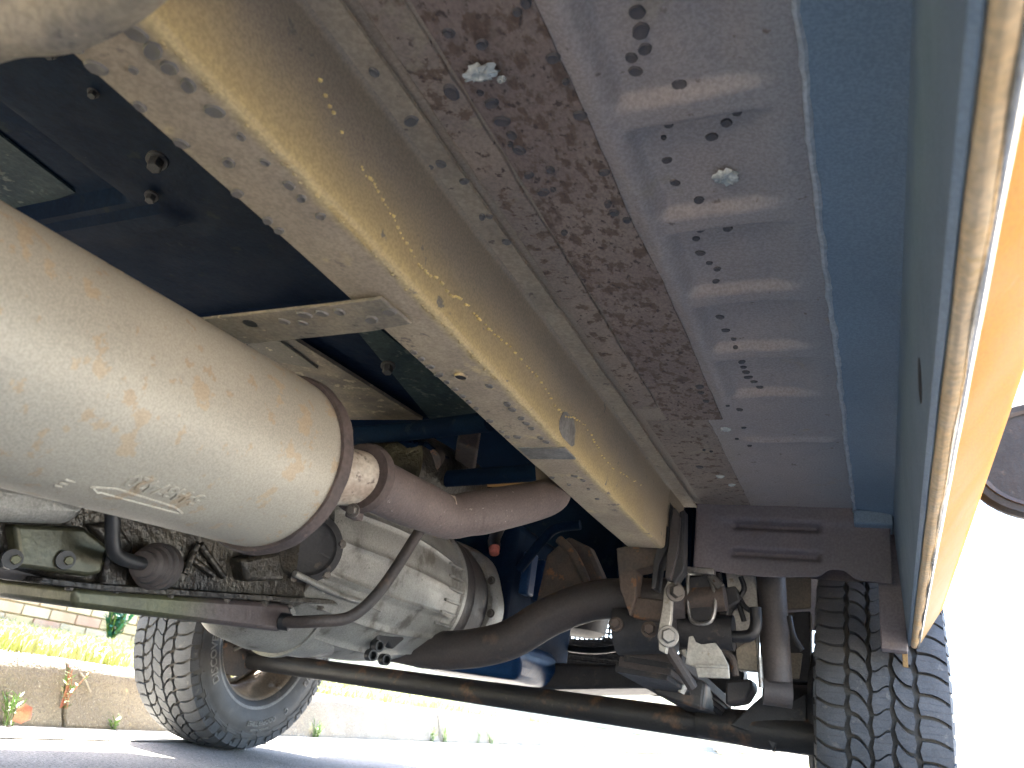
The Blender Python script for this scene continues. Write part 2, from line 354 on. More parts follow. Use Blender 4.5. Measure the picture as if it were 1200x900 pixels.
# litter of dry straw hanging over the kerb
r = random.Random(5)
for px in (95, 70): 
    q = atX(px, 790, kx(2.0) - .05); st = MB(); st.tube(spl([q + Vector((-.06, -.05, .03)), q, q + Vector((.012, .05, -.05))], 5), .003, 6)
    tag(part('straw', st, M_MUF, None), 'pale dry grass stalk drooping over the kerb %s' % ('right of the tall weed' if px == 95 else 'above the tall weed'), 'straw', 'dry stalks on the kerb')
# brick wall behind the verge
bw = empty('brick_wall', (-6.1, 4.4, .2)); tag(bw, 'low tan and red brick wall across the grass verge', 'wall')
g = MB(); g.box((-6.16, 10, .75), (.2, 60, 1.3)); part('mortar_core', g, M_MORT, bw)
bmh = []
for k in range(4):
    b = MB(); b.box((0, 0, 0), (.1, .228, .074)); bmh.append(b.mesh('brick', mat('brick_clay_%d' % k, *[((.60, .40, .24), (.62, .47, .29)), ((.66, .52, .25), (.6, .44, .24)), ((.58, .34, .22), (.6, .4, .26)), ((.7, .56, .34), (.62, .5, .31))][k], 6, .9, bump=.4)))
for i in range(12):
    for j in range(22):
        o = obj('brick', bmh[rnd.randrange(4)], bw, .003); o.location = (-6.06 + rnd.uniform(-.003, .003), 2.9 + j * .24 + (.12 if i % 2 else 0), .17 + i * .086)
# green shrub by the wall
sh = empty('shrub', (-5.6, 4.6, .28)); tag(sh, 'small blue green shrub in front of the brick wall', 'shrub')
r = random.Random(9); lf = MB(); st = MB()
for i in range(26):
    a = r.uniform(0, 6.283); d = Vector((math.cos(a) * r.uniform(.02, .16), math.sin(a) * r.uniform(.02, .16), r.uniform(.2, .42))); b = Vector((-5.6, 4.62, .27))
    st.tube([b, b + d * .6, b + d], .004, 5)
    for k in range(14):
        q = b + d * r.uniform(.2, 1); dd = Vector((r.uniform(-1, 1), r.uniform(-1, 1), r.uniform(-.2, 1))).normalized(); sd = dd.cross(Vector((.3, .2, 1))).normalized() * .014
        lf.add([q, q + dd * .03 + sd, q + dd * .07, q + dd * .03 - sd], [(0, 1, 2, 3)])
part('stem', st, M_WEED, sh); part('leaf_cluster', lf, mat('shrub_leaf', (.03, .16, .10), (.05, .2, .12), 8, .5, bump=0), sh)
# paling fence far ahead on the right
fe = empty('paling_fence', (2.6, 17, 0)); tag(fe, 'pale grey paling fence far ahead beyond the right front wheel', 'fence')
g = MB(); g.box((3, 17.06, .3), (6.4, .05, .08)); g2 = MB(); g2.box((3, 17.06, .9), (6.4, .05, .08)); part('rail', g, M_FENCE, fe); part('rail', g2, M_FENCE, fe)
b = MB(); b.prism([(-.05, 0, 0), (.05, 0, 0), (.05, 0, 1), (0, 0, 1.06), (-.05, 0, 1)], (0, .02, 0)); pm = b.mesh('paling', M_FENCE)
for i in range(46):
    o = obj('paling', pm, fe); o.matrix_local = Matrix.Translation(Vector((i * .135 - .1, 17.0, 0))) @ Matrix.Diagonal((1, 1, 1.05 + rnd.uniform(-.05, .05), 1))

# ================================================================== VEHICLE
V = empty('parked_vehicle', (-1.03, 1.0, 0))
tag(V, 'gold four wheel drive vehicle seen from underneath, parked beside a concrete kerb', 'car')
ZF = .76
YB = -.75                                              # how far the underside is built behind the camera
# ---- right hand floor panel with pressed pads
RIBS = [-.46, -.30, -.135, .03, .195, .355, .52, .687, .85, 1.006, 1.165]
def floor_h(x, y):
    h = 0.0
    for i in range(len(RIBS) - 1):
        a, b = RIBS[i] + .012, RIBS[i + 1] - .010
        if a - .03 < y < b + .03:
            fx = sst(-.205, -.188, x) * (1 - sst(-.105, -.058, x))
            cxr = sst(0, .012, y - a) * sst(0, .013, b - y)
            h += .0115 * fx * cxr
    h -= .006 * math.exp(-((y - 1.343) / .010) ** 2) * sst(-.215, -.19, x) * (1 - sst(-.07, -.045, x))
    h -= .004 * math.exp(-((x + .213) / .009) ** 2) * (1 - sst(1.15, 1.2, y))
    h += .0012 * math.sin(x * 60 + 3 * math.sin(y * 9)) * math.sin(y * 23)
    return h
g = MB(); g.grid(lambda x, y: (x, y, ZF + floor_h(x, y)), lin(-.43, -.036, 100), lin(YB, 1.762, 640))
flo = part('floor_panel', g, M_FLOOR, V, angle=60, label='grey brown floor panel with pressed ribs and rust')
def wav(r, n, a): 
    o = []; v = 0
    for i in range(n): v = .75 * v + r.uniform(-a, a); o.append(v)
    return o
def strip(name, x0, x1, y0, y1, z, th, mt, seed):
    r = random.Random(seed); n = 90; w0, w1 = wav(r, n, .0008), wav(r, n, .0012); yy = lin(y0, y1, n); b = MB()
    vs = []; fs = []
    for i, y in enumerate(yy):
        vs += [(x0 + w0[i], y, z), (x0 + w0[i], y, z - th), (x1 + w1[i], y, z - th), (x1 + w1[i], y, z)]
    for i in range(n - 1):
        for k in range(4): fs.append((4 * i + k, 4 * i + (k + 1) % 4, 4 * i + 4 + (k + 1) % 4, 4 * i + 4 + k))
    fs += [(0, 1, 2, 3), (4 * n - 4, 4 * n - 3, 4 * n - 2, 4 * n - 1)]
    b.add(vs, fs); return part(name, b, mt, flo, bevel=.0008)
strip('reinforcement_strip', -.364, -.325, YB, 1.18, ZF + .001, .006, M_STRIP, 1)
strip('reinforcement_strip', -.3235, -.226, YB, 1.24, ZF + .001, .0035, M_STRIPB, 2)
strip('reinforcement_strip', -.362, -.253, 1.243, 1.758, ZF + .001, .0025, M_STRIP, 3)
# seam sealer bead
r = random.Random(8); n = 240; w = wav(r, n, .0011)
g = MB(); g.tube([(-.0385 + w[i], y, ZF - .006) for i, y in enumerate(lin(YB, 1.80, n))], [.0034 + .0022 * abs(math.sin(i * .37)) * r.random() for i in range(n)], 8)
part('seam_sealer', g, M_SEAL, flo)
# weld spots
def spot_mesh(mt, seed):
    r = random.Random(seed); n = 18; k1 = [1 + .10 * math.sin(2 * 6.2832 * i / n + seed) + r.uniform(-.05, .05) for i in range(n)]; b = MB(); vs = []
    for rr, h in ((1.12, .5), (1.0, -.25), (.86, -.75), (.66, -.55), (.3, -.35)):
        for i in range(n): a = 6.2832 * i / n; q = rr * (1 + (k1[i] - 1) * (rr > .6)); vs.append((q * math.cos(a), q * math.sin(a), h + r.uniform(-.12, .12) * (h < 0)))
    fs = [(k * n + i, k * n + (i + 1) % n, (k + 1) * n + (i + 1) % n, (k + 1) * n + i) for k in range(4) for i in range(n)] + [tuple(4 * n + i for i in range(n))]
    b.add(vs, fs); return b.mesh('weld_spot', mt, 60)
wm = [spot_mesh(M_WELD, k) for k in range(5)]; wmf = [spot_mesh(M_WELDF, k + 9) for k in range(6)]
def spot(parent, p, r, me, nrm=(0, 0, 1)):
    o = obj('weld_spot', me[rnd.randrange(len(me))], parent)
    o.matrix_local = Matrix.Translation(p) @ rotto(nrm).to_4x4() @ Matrix.Rotation(rnd.uniform(0, 6), 4, 'Z') @ Matrix.Diagonal((r * rnd.uniform(.8, 1.2), r * rnd.uniform(.8, 1.1), .0022, 1)); return o
FS = [(400 + x / 3, y / 3, s) for x, y, s in [(1045, 15, 1.2), (1035, 82, 1.2), (1048, 147, 1.2), (1063, 210, 1.1), (1015, 242, 1), (1030, 290, 1), (1185, 330, 1.1), (1148, 475, .8), (1130, 518, .6), (1142, 597, 1), (1170, 677, .95), (390, 312, 1.3), (530, 357, 1.1), (490, 320, .5), (595, 500, .5), (625, 522, 1.0), (710, 670, 1), (745, 660, .6), (785, 812, .8), (745, 198, 1), (790, 280, .6), (840, 400, 1), (925, 600, 1), (938, 712, .8), (960, 742, .8), (1005, 768, .8), (620, 35, .6), (650, 3, .9), (495, 150, .9), (565, 420, 1.2), (600, 470, .9), (380, 110, 1.0), (660, 610, .8), (735, 590, .8)]]
FS += [(800 + x / 3, y / 3, s) for x, y, s in [(190, 432, .9), (152, 468, 1), (100, 518, 1), (55, 738, 1), (60, 838, 1), (157, 838, .9), (193, 813, .9), (45, 870, .9)]]
FS += [(800 + x / 3, 300 + y / 3, s) for x, y, s in [(60, 22, .9), (92, 57, .8), (120, 77, .9), (115, 118, .9), (130, 240, 1.0), (150, 288, 1), (178, 320, .7), (185, 335, .7), (207, 397, .9), (213, 415, .9), (222, 433, .9), (230, 452, 1), (250, 468, .8), (270, 487, .8), (158, 525, .7), (200, 540, .9), (215, 607, .9), (190, 645, .7), (235, 668, .8), (60, 455, 1), (65, 475, .7), (82, 505, .8), (60, 740, 1.1), (75, 680, .6), (100, 685, .6)]]
for px, py, s in FS:
    q = atZ(px, py, ZF - .001); dz = floor_h(q.x, q.y)
    if q.x < -.226 and q.y < 1.24: dz = -.0035 if q.x > -.3235 else -.006
    elif q.x < -.253: dz = -.002
    gx_ = gy_ = 0
    if q.x > -.226: gx_ = (floor_h(q.x + .003, q.y) - floor_h(q.x - .003, q.y)) / .006; gy_ = (floor_h(q.x, q.y + .003) - floor_h(q.x, q.y - .003)) / .006
    spot(flo, Vector((q.x, q.y, ZF + dz)),   .0056 * s, wmf, Vector((-gx_, -gy_, 1)))
# white sealant dabs
def dab(px, py, rx, ry, seed, z=ZF):
    r = random.Random(seed); q = atZ(px, py, z); b = MB(); n = 26; vs = []; fs = []
    for ring, (k, h) in enumerate(((1.0, 0), (.85, .003), (.5, .0045), (.2, .003))):
        for i in range(n):
            a = 6.2832 * i / n; rr = k * (1 + (.28 * r.uniform(-1, 1) if ring < 2 else .1 * r.uniform(-1, 1)))
            vs.append((q.x + math.cos(a) * rx * rr, q.y + math.sin(a) * ry * rr, z - .001 - h * r.uniform(.5, 1.2)))
    for ring in range(3):
        for i in range(n): fs.append((ring * n + i, ring * n + (i + 1) % n, (ring + 1) * n + (i + 1) % n, (ring + 1) * n + i))
    fs.append(tuple(3 * n + i for i in range(n))); b.add(vs, fs); part('sealant_dab', b, M_DAB, flo)
dab(563, 84, .017, .009, 1, ZF - .004); dab(588, 91, .004, .003, 2, ZF - .004); dab(851, 206, .0125, .011, 3, ZF + .009); dab(851, 502, .009, .008, 4, ZF); dab(844, 557, .008, .006, 5, ZF - .002); dab(858, 567, .007, .006, 6, ZF)
# ---- chassis rail
RP = [(-.489, .618), (-.416, .618), (-.4105, .6205), (-.408, .626), (-.4045, .742), (-.4035, .747), (-.400, .7495), (-.374, .7505), (-.374, .7545), (-.4085, .7545), (-.493, .75), (-.493, .624)]
def railfx(x, y, z):
    k = .0015 * math.sin(y * 5.1 + z * 20) + .001 * math.sin(y * 17)
    if z < .64: z += .002 * math.sin(y * 3.3)
    return (x + k * .6, y, z)
RYS = lin(YB, 1.615, 180)
def railpart(idx, close=False): 
    g = MB(); g.sweep([RP[i] for i in idx], RYS, close, railfx); return g
# one continuous pressing, three surfaces: bottom, side, flange
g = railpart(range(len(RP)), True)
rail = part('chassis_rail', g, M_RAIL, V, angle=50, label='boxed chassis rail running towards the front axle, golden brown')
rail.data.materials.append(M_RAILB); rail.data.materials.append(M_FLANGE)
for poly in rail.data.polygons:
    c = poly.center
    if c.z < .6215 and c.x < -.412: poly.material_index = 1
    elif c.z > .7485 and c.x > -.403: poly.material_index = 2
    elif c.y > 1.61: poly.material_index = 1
RS = [(x / 3, y / 3, s) for x, y, s in [(240, 177, 1), (320, 247, 1.2), (475, 122, 1.3), (535, 183, 1.25), (593, 243, 1.2), (660, 306, 1.15), (752, 396, 1.15), (475, 383, 1), (617, 513, 1), (802, 577, .9), (818, 688, .9), (922, 783, .9), (965, 818, .9), (1015, 657, .95), (1058, 703, .9), (1125, 765, .8), (468, 250, .7), (845, 485, .7), (930, 575, .7)]]
RS += [(400 + x / 3, 300 + y / 3, s) for x, y, s in [(238, 342, .9), (265, 365, .9), (295, 392, .9), (325, 420, 1), (352, 445, .9), (380, 470, .9), (405, 494, .9), (428, 514, .85), (455, 537, .85), (505, 580, .85), (547, 617, .8), (520, 459, .9), (583, 522, 1), (600, 540, 1), (632, 570, .9), (650, 588, .9), (668, 605, .9), (618, 635, 1), (700, 638, .9), (720, 652, .9), (560, 635, .8), (820, 770, .9), (850, 785, .9), (730, 775, .8), (870, 815, .7), (800, 800, .7), (900, 850, .7)]]
for px, py, s in RS:
    q = atZ(px, py, .618); spot(rail, Vector((max(q.x, -.4835), q.y, .6178 + .002 * math.sin(q.y * 3.3))), .0058 * s, wm)
for x, y, s in [(115, 253, .9), (245, 425, 1.1), (315, 585, .6), (350, 575, 1), (432, 637, .9), (520, 760, .6), (495, 762, .8), (580, 850, .8)]:
    q = atZ(400 + x / 3, y / 3, .75); spot(rail, Vector((q.x, q.y, .7495)), .0055 * s, wm)
# rough bead lumps near the rail's end and golden drips along its lower corner
r = random.Random(21); g = MB()
def blob(g, c, rx, n=6):
    vs = []; 
    c = Vector(c); 
    top = [(rx * math.cos(6.283 * i / n), rx * math.sin(6.283 * i / n), 0) for i in range(n)]; mid = [(.7 * a, .7 * b_, -.6 * rx) for a, b_, _ in top]
    g.add([c + Vector(t) for t in top] + [c + Vector(t) for t in mid] + [c + Vector((0, 0, -.85 * rx))], [(i, (i + 1) % n, (i + 1) % n + n, i + n) for i in range(n)] + [(n + i, n + (i + 1) % n, 2 * n) for i in range(n)])
for i in range(120):
    x = r.uniform(-.47, -.415); y = r.uniform(1.1, 1.60)
    if r.random() < (x + .5) / .09 + .2: blob(g, (x, y, .6185), r.uniform(.0012, .0038))
for i in range(260):
    y = r.uniform(YB, 1.55); blob(g, (-.4135 + r.uniform(-.003, .002), y, .619), r.uniform(.0008, .0022))
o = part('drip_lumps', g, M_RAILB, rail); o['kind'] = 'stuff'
# golden weld spatter line on the rail's side: follows the photographed wander
SP = [(370, 85), (383, 120), (395, 150), (413, 173), (428, 207), (435, 211), (450, 240), (461, 256), (475, 285), (490, 310), (500, 322), (514, 328), (527, 346), (540, 350), (556, 368), (570, 383), (583, 395), (600, 410), (613, 425), (628, 440), (640, 458), (650, 475), (660, 487), (672, 490), (684, 497), (695, 515), (706, 535), (718, 550), (735, 560), (750, 568)]
g = MB(); r = random.Random(4)
for i in range(len(SP) - 1):
    for k in range(4):
        t = (k + r.random()) / 4; px = SP[i][0] + (SP[i + 1][0] - SP[i][0]) * t + r.uniform(-1, 1); py = SP[i][1] + (SP[i + 1][1] - SP[i][1]) * t + r.uniform(-1, 1)
        if i < 4 and r.random() < .5: continue
        q = atX(px, py, -.4065); xx = -.408 + (q.z - .626) / .116 * .0035
        blob(g, (xx + .0008, q.y, q.z + .001), r.uniform(.0014, .0028), 5)
o = part('weld_spatter', g, M_SPAT, rail); o['kind'] = 'stuff'
# ground patch across the rail
g = MB(); g.box((-.447, 1.02, .6172), (.076, .05, .003)); part('ground_patch', g, M_SCAR, rail, .001)
g = MB(); r = random.Random(3); n = 16
vs = [(-.4055, .995 + .034 * math.cos(6.283 * i / n) * r.uniform(.75, 1.2), .645 + .026 * math.sin(6.283 * i / n) * r.uniform(.7, 1.2)) for i in range(n)]
vs = [(-.4066 + (z - .643) * .03 + .0012 * math.sin(y * 5.1 + z * 20) * .6, y, max(z, .628)) for x, y, z in vs]
g.prism(vs, (-.004, 0, 0)); part('ground_patch', g, M_SCAR, rail)
# drain hole in the rail: a short dark tube
q = atZ(540, 441, .618); g = MB(); g.lathe((q.x, q.y, .6165), (0, 0, 1), [(0, .0068), (-.0008, .0075), (0, .0083), (.003, .0083)], 20, False); part('hole_rim', g, M_RAILB, rail)
g = MB(); g.lathe((q.x, q.y, .6166), (0, 0, 1), [(0, .0068), (.0006, .0068)], 20); part('drain_hole', g, M_BLACK, rail)
g = MB(); g.box((-.391, 1.688, .7525), (.034, .15, .004)); part('flange_extension', g, M_FLANGE, rail, .001)
g = MB(); g.box((-.407, 1.688, .71), (.004, .15, .085)); part('side_extension', g, M_RAIL, rail, .001)
# ---- sill: inner panel, lip, rocker
def sx(y): return -.0038 + .0108 * (y - .23)
SY = lin(YB, 1.86, 60)
g = MB(); g.sweep([(-.034, .7535), (.034, .742), (.0385, .738), (.042, .505), (.045, .497), (.040, .497), (.033, .735), (-.034, .747)][:0] or [(-.040, .752), (.030, .743), (.0365, .738), (.040, .500), (.044, .4965), (.046, .500), (.0425, .742), (.034, .748), (-.040, .757)], SY, True,
    lambda x, y, z: (x + sx(y) * (sst(.74, .50, z)), y, z))
sill = part('sill_inner_panel', g, M_SILL, V, angle=40, label='blue tinted inner sill with a drain slot')
g = MB(); g.sweep([(.0463, .52), (.0455, .499), (.047, .4945), (.0510, .4925), (.0560, .4935), (.0575, .498), (.0575, .52)], SY, True, lambda x, y, z: (x + sx(y), y, z + .0012 * math.sin(y * 31) * (z < .5)))
part('sill_lip', g, M_LIP, V, angle=50, label='dusty folded lip along the bottom of the sill')
g = MB(); g.sweep([(.058, .515), (.0582, .502), (.0600, .5000), (.064, .5045), (.118, .578), (.1225, .586), (.124, .596), (.130, .66), (.126, .66), (.113, .60), (.058, .53)], SY, True, lambda x, y, z: (x + sx(y) * sst(.62, .50, z), y, z))
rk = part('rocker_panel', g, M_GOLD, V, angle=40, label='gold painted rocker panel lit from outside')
g = MB(); g.tube([(.0592 + sx(y), y, .4962 + .0006 * math.sin(y * 40)) for y in SY], .0028, 10); part('sill_edge_glint', g, mat('glint_bead_metal', (.80, .76, .68), (.70, .64, .54), 30, .22, .85, bump=.05), rk, label='bright metal bead added along the lip for its highlight')  # extra glossy bead that stands in for the sky glint on the lip
g = MB(); q = atY(1059, 762, 1.85); g.box((q.x + .002, 1.856, .474), (.010, .006, .04)); part('lip_tab', g, M_GOLD, rk, .001)
q = atX(1090, 455, .047); g = MB(); g.lathe((.0435, q.y, q.z + .01), (1, 0, 0), [(-.004, .022), (0, .022)], 24); part('drain_slot', g, M_BLACK, sill)
# end closing of the sill towards the wheel
g = MB(); g.box((.028, 1.835, .60), (.05, .045, .24)); part('sill_end_plate', g, M_ARCH, V, .003)
g = MB(); g.box((-.002, 1.78, .735), (.075, .09, .03)); part('sill_end_bracket', g, M_SILL, V, .004)
# ---- wheel arch rear panel
def arch_h(x, z):
    h = 0
    for z0 in (.715, .652):
        h += .013 * math.exp(-((z - z0) / .010) ** 4) * sst(-.30, -.285, x) * (1 - sst(-.115, -.10, x))
    h += .006 * sst(-.36, -.30, x) * sst(.735, .715, z - .10 * max(0, -.3 - x))
    return h
g = MB()
def archp(x, t):
    zb = .606 - .004 * math.sin(x * 20) + .017 * math.exp(-((x + .075) / .028) ** 4)
    z = zb + (.762 - zb) * t
    return (x, 1.765 + arch_h(x, z) - .012 * (1 - t) * 0, z)
g.grid(archp, lin(-.376, .03, 110), lin(0, 1, 60))
ap = part('wheel_arch_panel', g, M_ARCH, V, angle=60, label='dark grey ribbed panel closing the floor behind the front wheel')
sm = ap.modifiers.new('thickness', 'SOLIDIFY'); sm.thickness = .003; sm.offset = -1
# wheel arch liner above the tyre
g = MB(); g.grid(lambda x, a: (x, 2.24 + .47 * math.cos(a), .37 + .47 * math.sin(a)), [-.33, .12], lin(math.radians(32), math.radians(148), 24)); o = part('wheel_arch_liner', g, M_ARCH, V)
g = MB(); g.grid(lambda x, a: (x, 2.24 + .47 * math.cos(a), .37 + .47 * math.sin(a)), [-2.18, -1.73], lin(math.radians(5), math.radians(175), 24)); o = part('wheel_arch_liner', g, M_ARCH, V)
# ---- cross member
g = MB(); P4 = [atZ(445, 345, .6135), atZ(482, 376, .6135), atZ(438, 384, .6135), atZ(270, 402, .6135)]
poly = [(-.446, .549), (-.441, .603), (-.497, .612), (-.72, .622), (-.86, .627), (-.86, .556), (-.71, .556), (-.514, .552)]
g.prism([(x, y, .6125) for x, y in poly], (0, 0, .004)); 
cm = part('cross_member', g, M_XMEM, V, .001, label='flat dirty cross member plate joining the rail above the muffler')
q = atZ(293, 379, .6125); g = MB(); g.lathe((q.x, q.y, .6122), (0, 0, 1), [(0, .0085), (.0008, .0085)], 20); part('bolt_hole', g, M_BLACK, cm)
for px, py, s in ((365, 357, 1.1), (350, 363, 1), (380, 350, 1), (333, 376, 1), (355, 378, .8), (435, 374, 1.3), (456, 365, 1.3)):
    q = atZ(px, py, .6125); spot(cm, Vector((q.x, min(max(q.y, .565), .612), .6122)), .0065 * s, wm)
# ---- upper floor pan, navy, with pressed recess
def pan_h(x, y):
    h = .03 * sst(-.985, -1.0, x) * sst(.60, .585, y) * sst(-.7, -.6, y)
    h -= .012 * sst(.61, .62, y) * sst(.665, .655, y) * sst(-.9, -.95, x)
    h += .05 * sst(.70, .715, y) * sst(1.0, .99, y) * sst(-.56, -.57, x)
    return h
g = MB(); g.grid(lambda x, y: (x, y, .86 + pan_h(x, y)), lin(-.49, -1.75, 120), lin(YB, 1.452, 200))
pan = part('floor_pan', g, M_PAN, V, angle=40, label='dark navy floor pan above the muffler')
g = MB(); g.prism([tuple(atZ(px, py, .845)) for px, py in ((440, 382), (415, 384), (505, 493), (580, 492))], (0, 0, .006)); part('patch_plate', g, M_PANT, pan)
g = MB(); g.prism([tuple(atZ(px, py, .84)) for px, py in ((345, 398), (300, 402), (385, 492), (495, 492))], (0, 0, .008)); part('patch_plate', g, M_MUD, pan)
g = MB(); g.prism([tuple(atZ(px, py, .835)) for px, py in ((322, 396), (288, 400), (300, 420), (372, 432))], (0, 0, .006)); part('patch_plate', g, M_XMEM, pan)
for px, py, z, rr in ((185, 187, .84, .016), (178, 229, .855, .011), (455, 428, .83, .016), (60, 62, .86, .008), (110, 108, .86, .008)):
    q = atZ(px, py, z); bolt(pan, q, (.25, -.2, -1), rr * .62, rr * 1.1, M_BLKP)
g = MB(); g.prism([tuple(atZ(px, py, .885)) for px, py in ((-40, 128), (88, 226), (30, 246), (-40, 262))], (0, 0, .004)); part('patch_plate', g, M_PANT, pan)
# ---- crossing tubes over the gearbox
for pts, rr in (([(395, 512), (480, 505), (575, 494)], .022), ([(440, 568), (540, 560), (655, 552)], .02)):
    Z = .80 if rr > .021 else .74
    g = MB(); g.tube(spl([atZ(px, py, Z) for px, py in pts], 6), rr); part('brake_tube' if rr < .021 else 'support_tube', g, M_NAVY, V)
# ---- muffler
MD = Vector((-.0473, .9961, .074)).normalized(); ME = atZ(316, 540, .47); RM = .0985
prof = [(-.92, RM * .98), (-.9, RM)] + [(t, RM) for t in lin(-.85, -.02, 12)] + [(-.006, RM * .995), (-.002, RM * .985)]
g = MB(); g.lathe(ME, MD, prof, 96, True, lambda i, t, r, a: r * (1 + .004 * math.sin(3 * a + t * 9)))
muf = part('muffler', g, M_MUF, V, angle=40, label='large pale muffler drum with rust blotches and embossed number')
g = MB(); g.lathe(ME, MD, [(-.0055, RM * .97), (-.006, RM + .0035), (.001, RM + .0065), (.010, RM + .0055), (.014, RM + .001), (.012, RM * .95), (.014, RM * .80), (.028, RM * .55), (.034, RM * .42), (.034, .03)], 80, True, lambda i, t, r, a: r * (1 + .006 * math.sin(17 * a) * math.sin(5 * a)))
part('end_cap', g, M_MUFR, muf, angle=30, label='dark rusty crimped end seam')
# embossed marks, wrapped on the drum
def frame(ax):
    ref = Vector((0, 0, 1)); u = ax.cross(ref).normalized(); w = ax.cross(u); return u, w
MU, MW = frame(MD)
def drum(px, py):      # where the pixel's sight line meets the drum -> (t, angle)
    d = ray(px, py).normalized(); o = Vector((0, 0, CAMH)) - ME
    dp = d - MD * d.dot(MD); op = o - MD * o.dot(MD); a = dp.dot(dp); b = 2 * dp.dot(op); c = op.dot(op) - RM * RM
    s = (-b - math.sqrt(max(0, b * b - 4 * a * c))) / (2 * a); p = o + d * s
    return p.dot(MD), math.atan2(p.dot(MW), p.dot(MU))
def ondrum(t, a, h): return ME + MD * t + (MU * math.cos(a) + MW * math.sin(a)) * (RM + h)
def text_mesh(txt, size, ext):
    cu = bpy.data.curves.new('t', 'FONT'); cu.body = txt; cu.size = size; cu.extrude = ext; cu.bevel_depth = ext * .6; cu.align_x = 'CENTER'; cu.resolution_u = 3
    ob = bpy.data.objects.new('t', cu); COL.objects.link(ob); dg = bpy.context.evaluated_depsgraph_get()
    me = bpy.data.meshes.new_from_object(ob.evaluated_get(dg)); bpy.data.objects.remove(ob); bpy.data.curves.remove(cu); return me
def wrap_text(name, txt, size, ext, fn, mt, parent):
    me = text_mesh(txt, size, ext)
    for v in me.vertices: v.co = fn(v.co.x, v.co.y, v.co.z)
    me.materials.clear(); me.materials.append(mt); return obj(name, me, parent)
t0, a0 = drum(147, 552); t1, a1 = drum(250, 584)
tc_, ac_ = (t0 + t1) / 2, (a0 + a1) / 2
# reads from the far side: right to left in the picture, upside down
dirt = (t1 - t0); dira = (a1 - a0) * RM; ln = math.hypot(dirt, dira)
def place(x, y, z, tc=tc_, ac=ac_, fl=-1):
    tt = (x * dirt + y * dira) / ln * fl; aa = (x * dira - y * dirt) / ln * fl
    return ondrum(tc + tt, ac + aa / RM, z)
wrap_text('embossed_number', '54487420', .0205, .0010, lambda x, y, z: place(x * 1.0, y, z), M_MUF, muf)
tE, aE = drum(83, 563)
wrap_text('embossed_letter', 'E', .018, .0010, lambda x, y, z: place(x, y, z, tE, aE), M_MUF, muf)
AR = [(107, 570), (134, 571), (137, 575), (203, 594), (214, 600), (207, 600), (200, 600), (118, 577), (113, 577)]
AR = [(107, 570), (136, 572), (205, 594), (213, 601), (204, 600), (118, 577), (113, 577), (107, 570)]
g = MB(); q = [drum(*p_) for p_ in AR]
pts = []
for i in range(len(q) - 1):
    for k in range(6): s_ = k / 6; pts.append(ondrum(q[i][0] * (1 - s_) + q[i + 1][0] * s_, q[i][1] * (1 - s_) + q[i + 1][1] * s_, .0002))
pts.append(ondrum(*q[-1], .0002)); g.tube(pts, .0014, 6); part('embossed_arrow', g, M_MUF, muf)
# neck, clamp and tail of the pipe
PA = ME + MD * .03
P1 = atX(428, 562, -.575); P2 = atX(470, 583, -.578); P3 = atX(525, 606, -.575); P4_ = atX(575, 598, -.545); P5 = atX(640, 583, -.525)
g = MB(); g.tube([PA, P1 + (PA - P1) * .3, P1], [.040, .036, .034], 28); part('exhaust_neck', g, M_NECK, V, label='pale flaking neck between muffler and pipe')
g = MB(); ax = (P2 - P1).normalized(); g.lathe(P1 - ax * .012, ax, [(-.004, .033), (-.004, .042), (.004, .045), (.010, .044), (.012, .038)], 32); fl = part('exhaust_clamp', g, M_MUFR, V)
q = P1 + Vector((0.0, -.005, -.042)); g = MB(); g.box(q, (.014, .02, .02)); part('clamp_lug', g, M_MUFR, fl, .002); bolt(fl, q + Vector((.004, -.01, -.002)), (.3, -1, -.2), .006, .008)
path = spl([P1, P2, P3 * .5 + P2 * .5, P3, P3 * .55 + P4_ * .45, P4_, P5, P5 + Vector((-.004, .035, .035)), P5 + Vector((-.03, .06, .12))], 8)
g = MB(); g.tube(path, [.0335 + .0012 * math.sin(i * .2) for i in range(len(path))], 32)
pip = part('exhaust_pipe', g, M_PIPE, V, angle=60, label='bent mauve brown exhaust pipe with chipped coating')
q = atX(532, 597, -.555); g = MB(); g.box(q + Vector((0, -.006, .012)), (.008, .02, .004), rotto((.5, -.4, .6))); part('chipped_flake', g, M_NECK, pip, .001)
# ---- gearbox: bell housing, transfer case, covers
GX, GZ = -1.125, .505
BA = (0, 1, .0)
def bellmod(i, t, r, a):
    k = 0
    for m in range(18):
        d = (a - m * 6.2832 / 18 + math.pi) % 6.2832 - math.pi
        k += .007 * math.exp(-(d / .025) ** 2) * (1 if 1 < i < 14 else 0) * (1 if m % 2 else .75)
    return r + k
bp = [(0, .15), (.0, .175)] + [(t, .182 + .022 * math.sin(t / .48 * 3.14)) for t in lin(.02, .50, 12)] + [(.53, .178), (.555, .176), (.558, .182), (.572, .182), (.575, .17), (.575, .1)]
g = MB(); g.lathe((GX, 1.20, GZ), BA, bp, 240, True, bellmod)
bell = part('bell_housing', g, M_ALU, V, angle=45, label='cast aluminium gearbox bell housing with ribs')
# fins around its front end
g = MB()
for m in range(40):
    a = m * 6.2832 / 40
    c = Vector((GX + math.cos(a) * .182, 1.70, GZ + math.sin(a) * .182)); g = MB(); g.box(c, (.016, .075, .006), Matrix.Rotation(-a, 3, 'Y'))
    if a > 5.7 or a < .35: part('cooling_fin', g, M_ALU, bell, .0015)
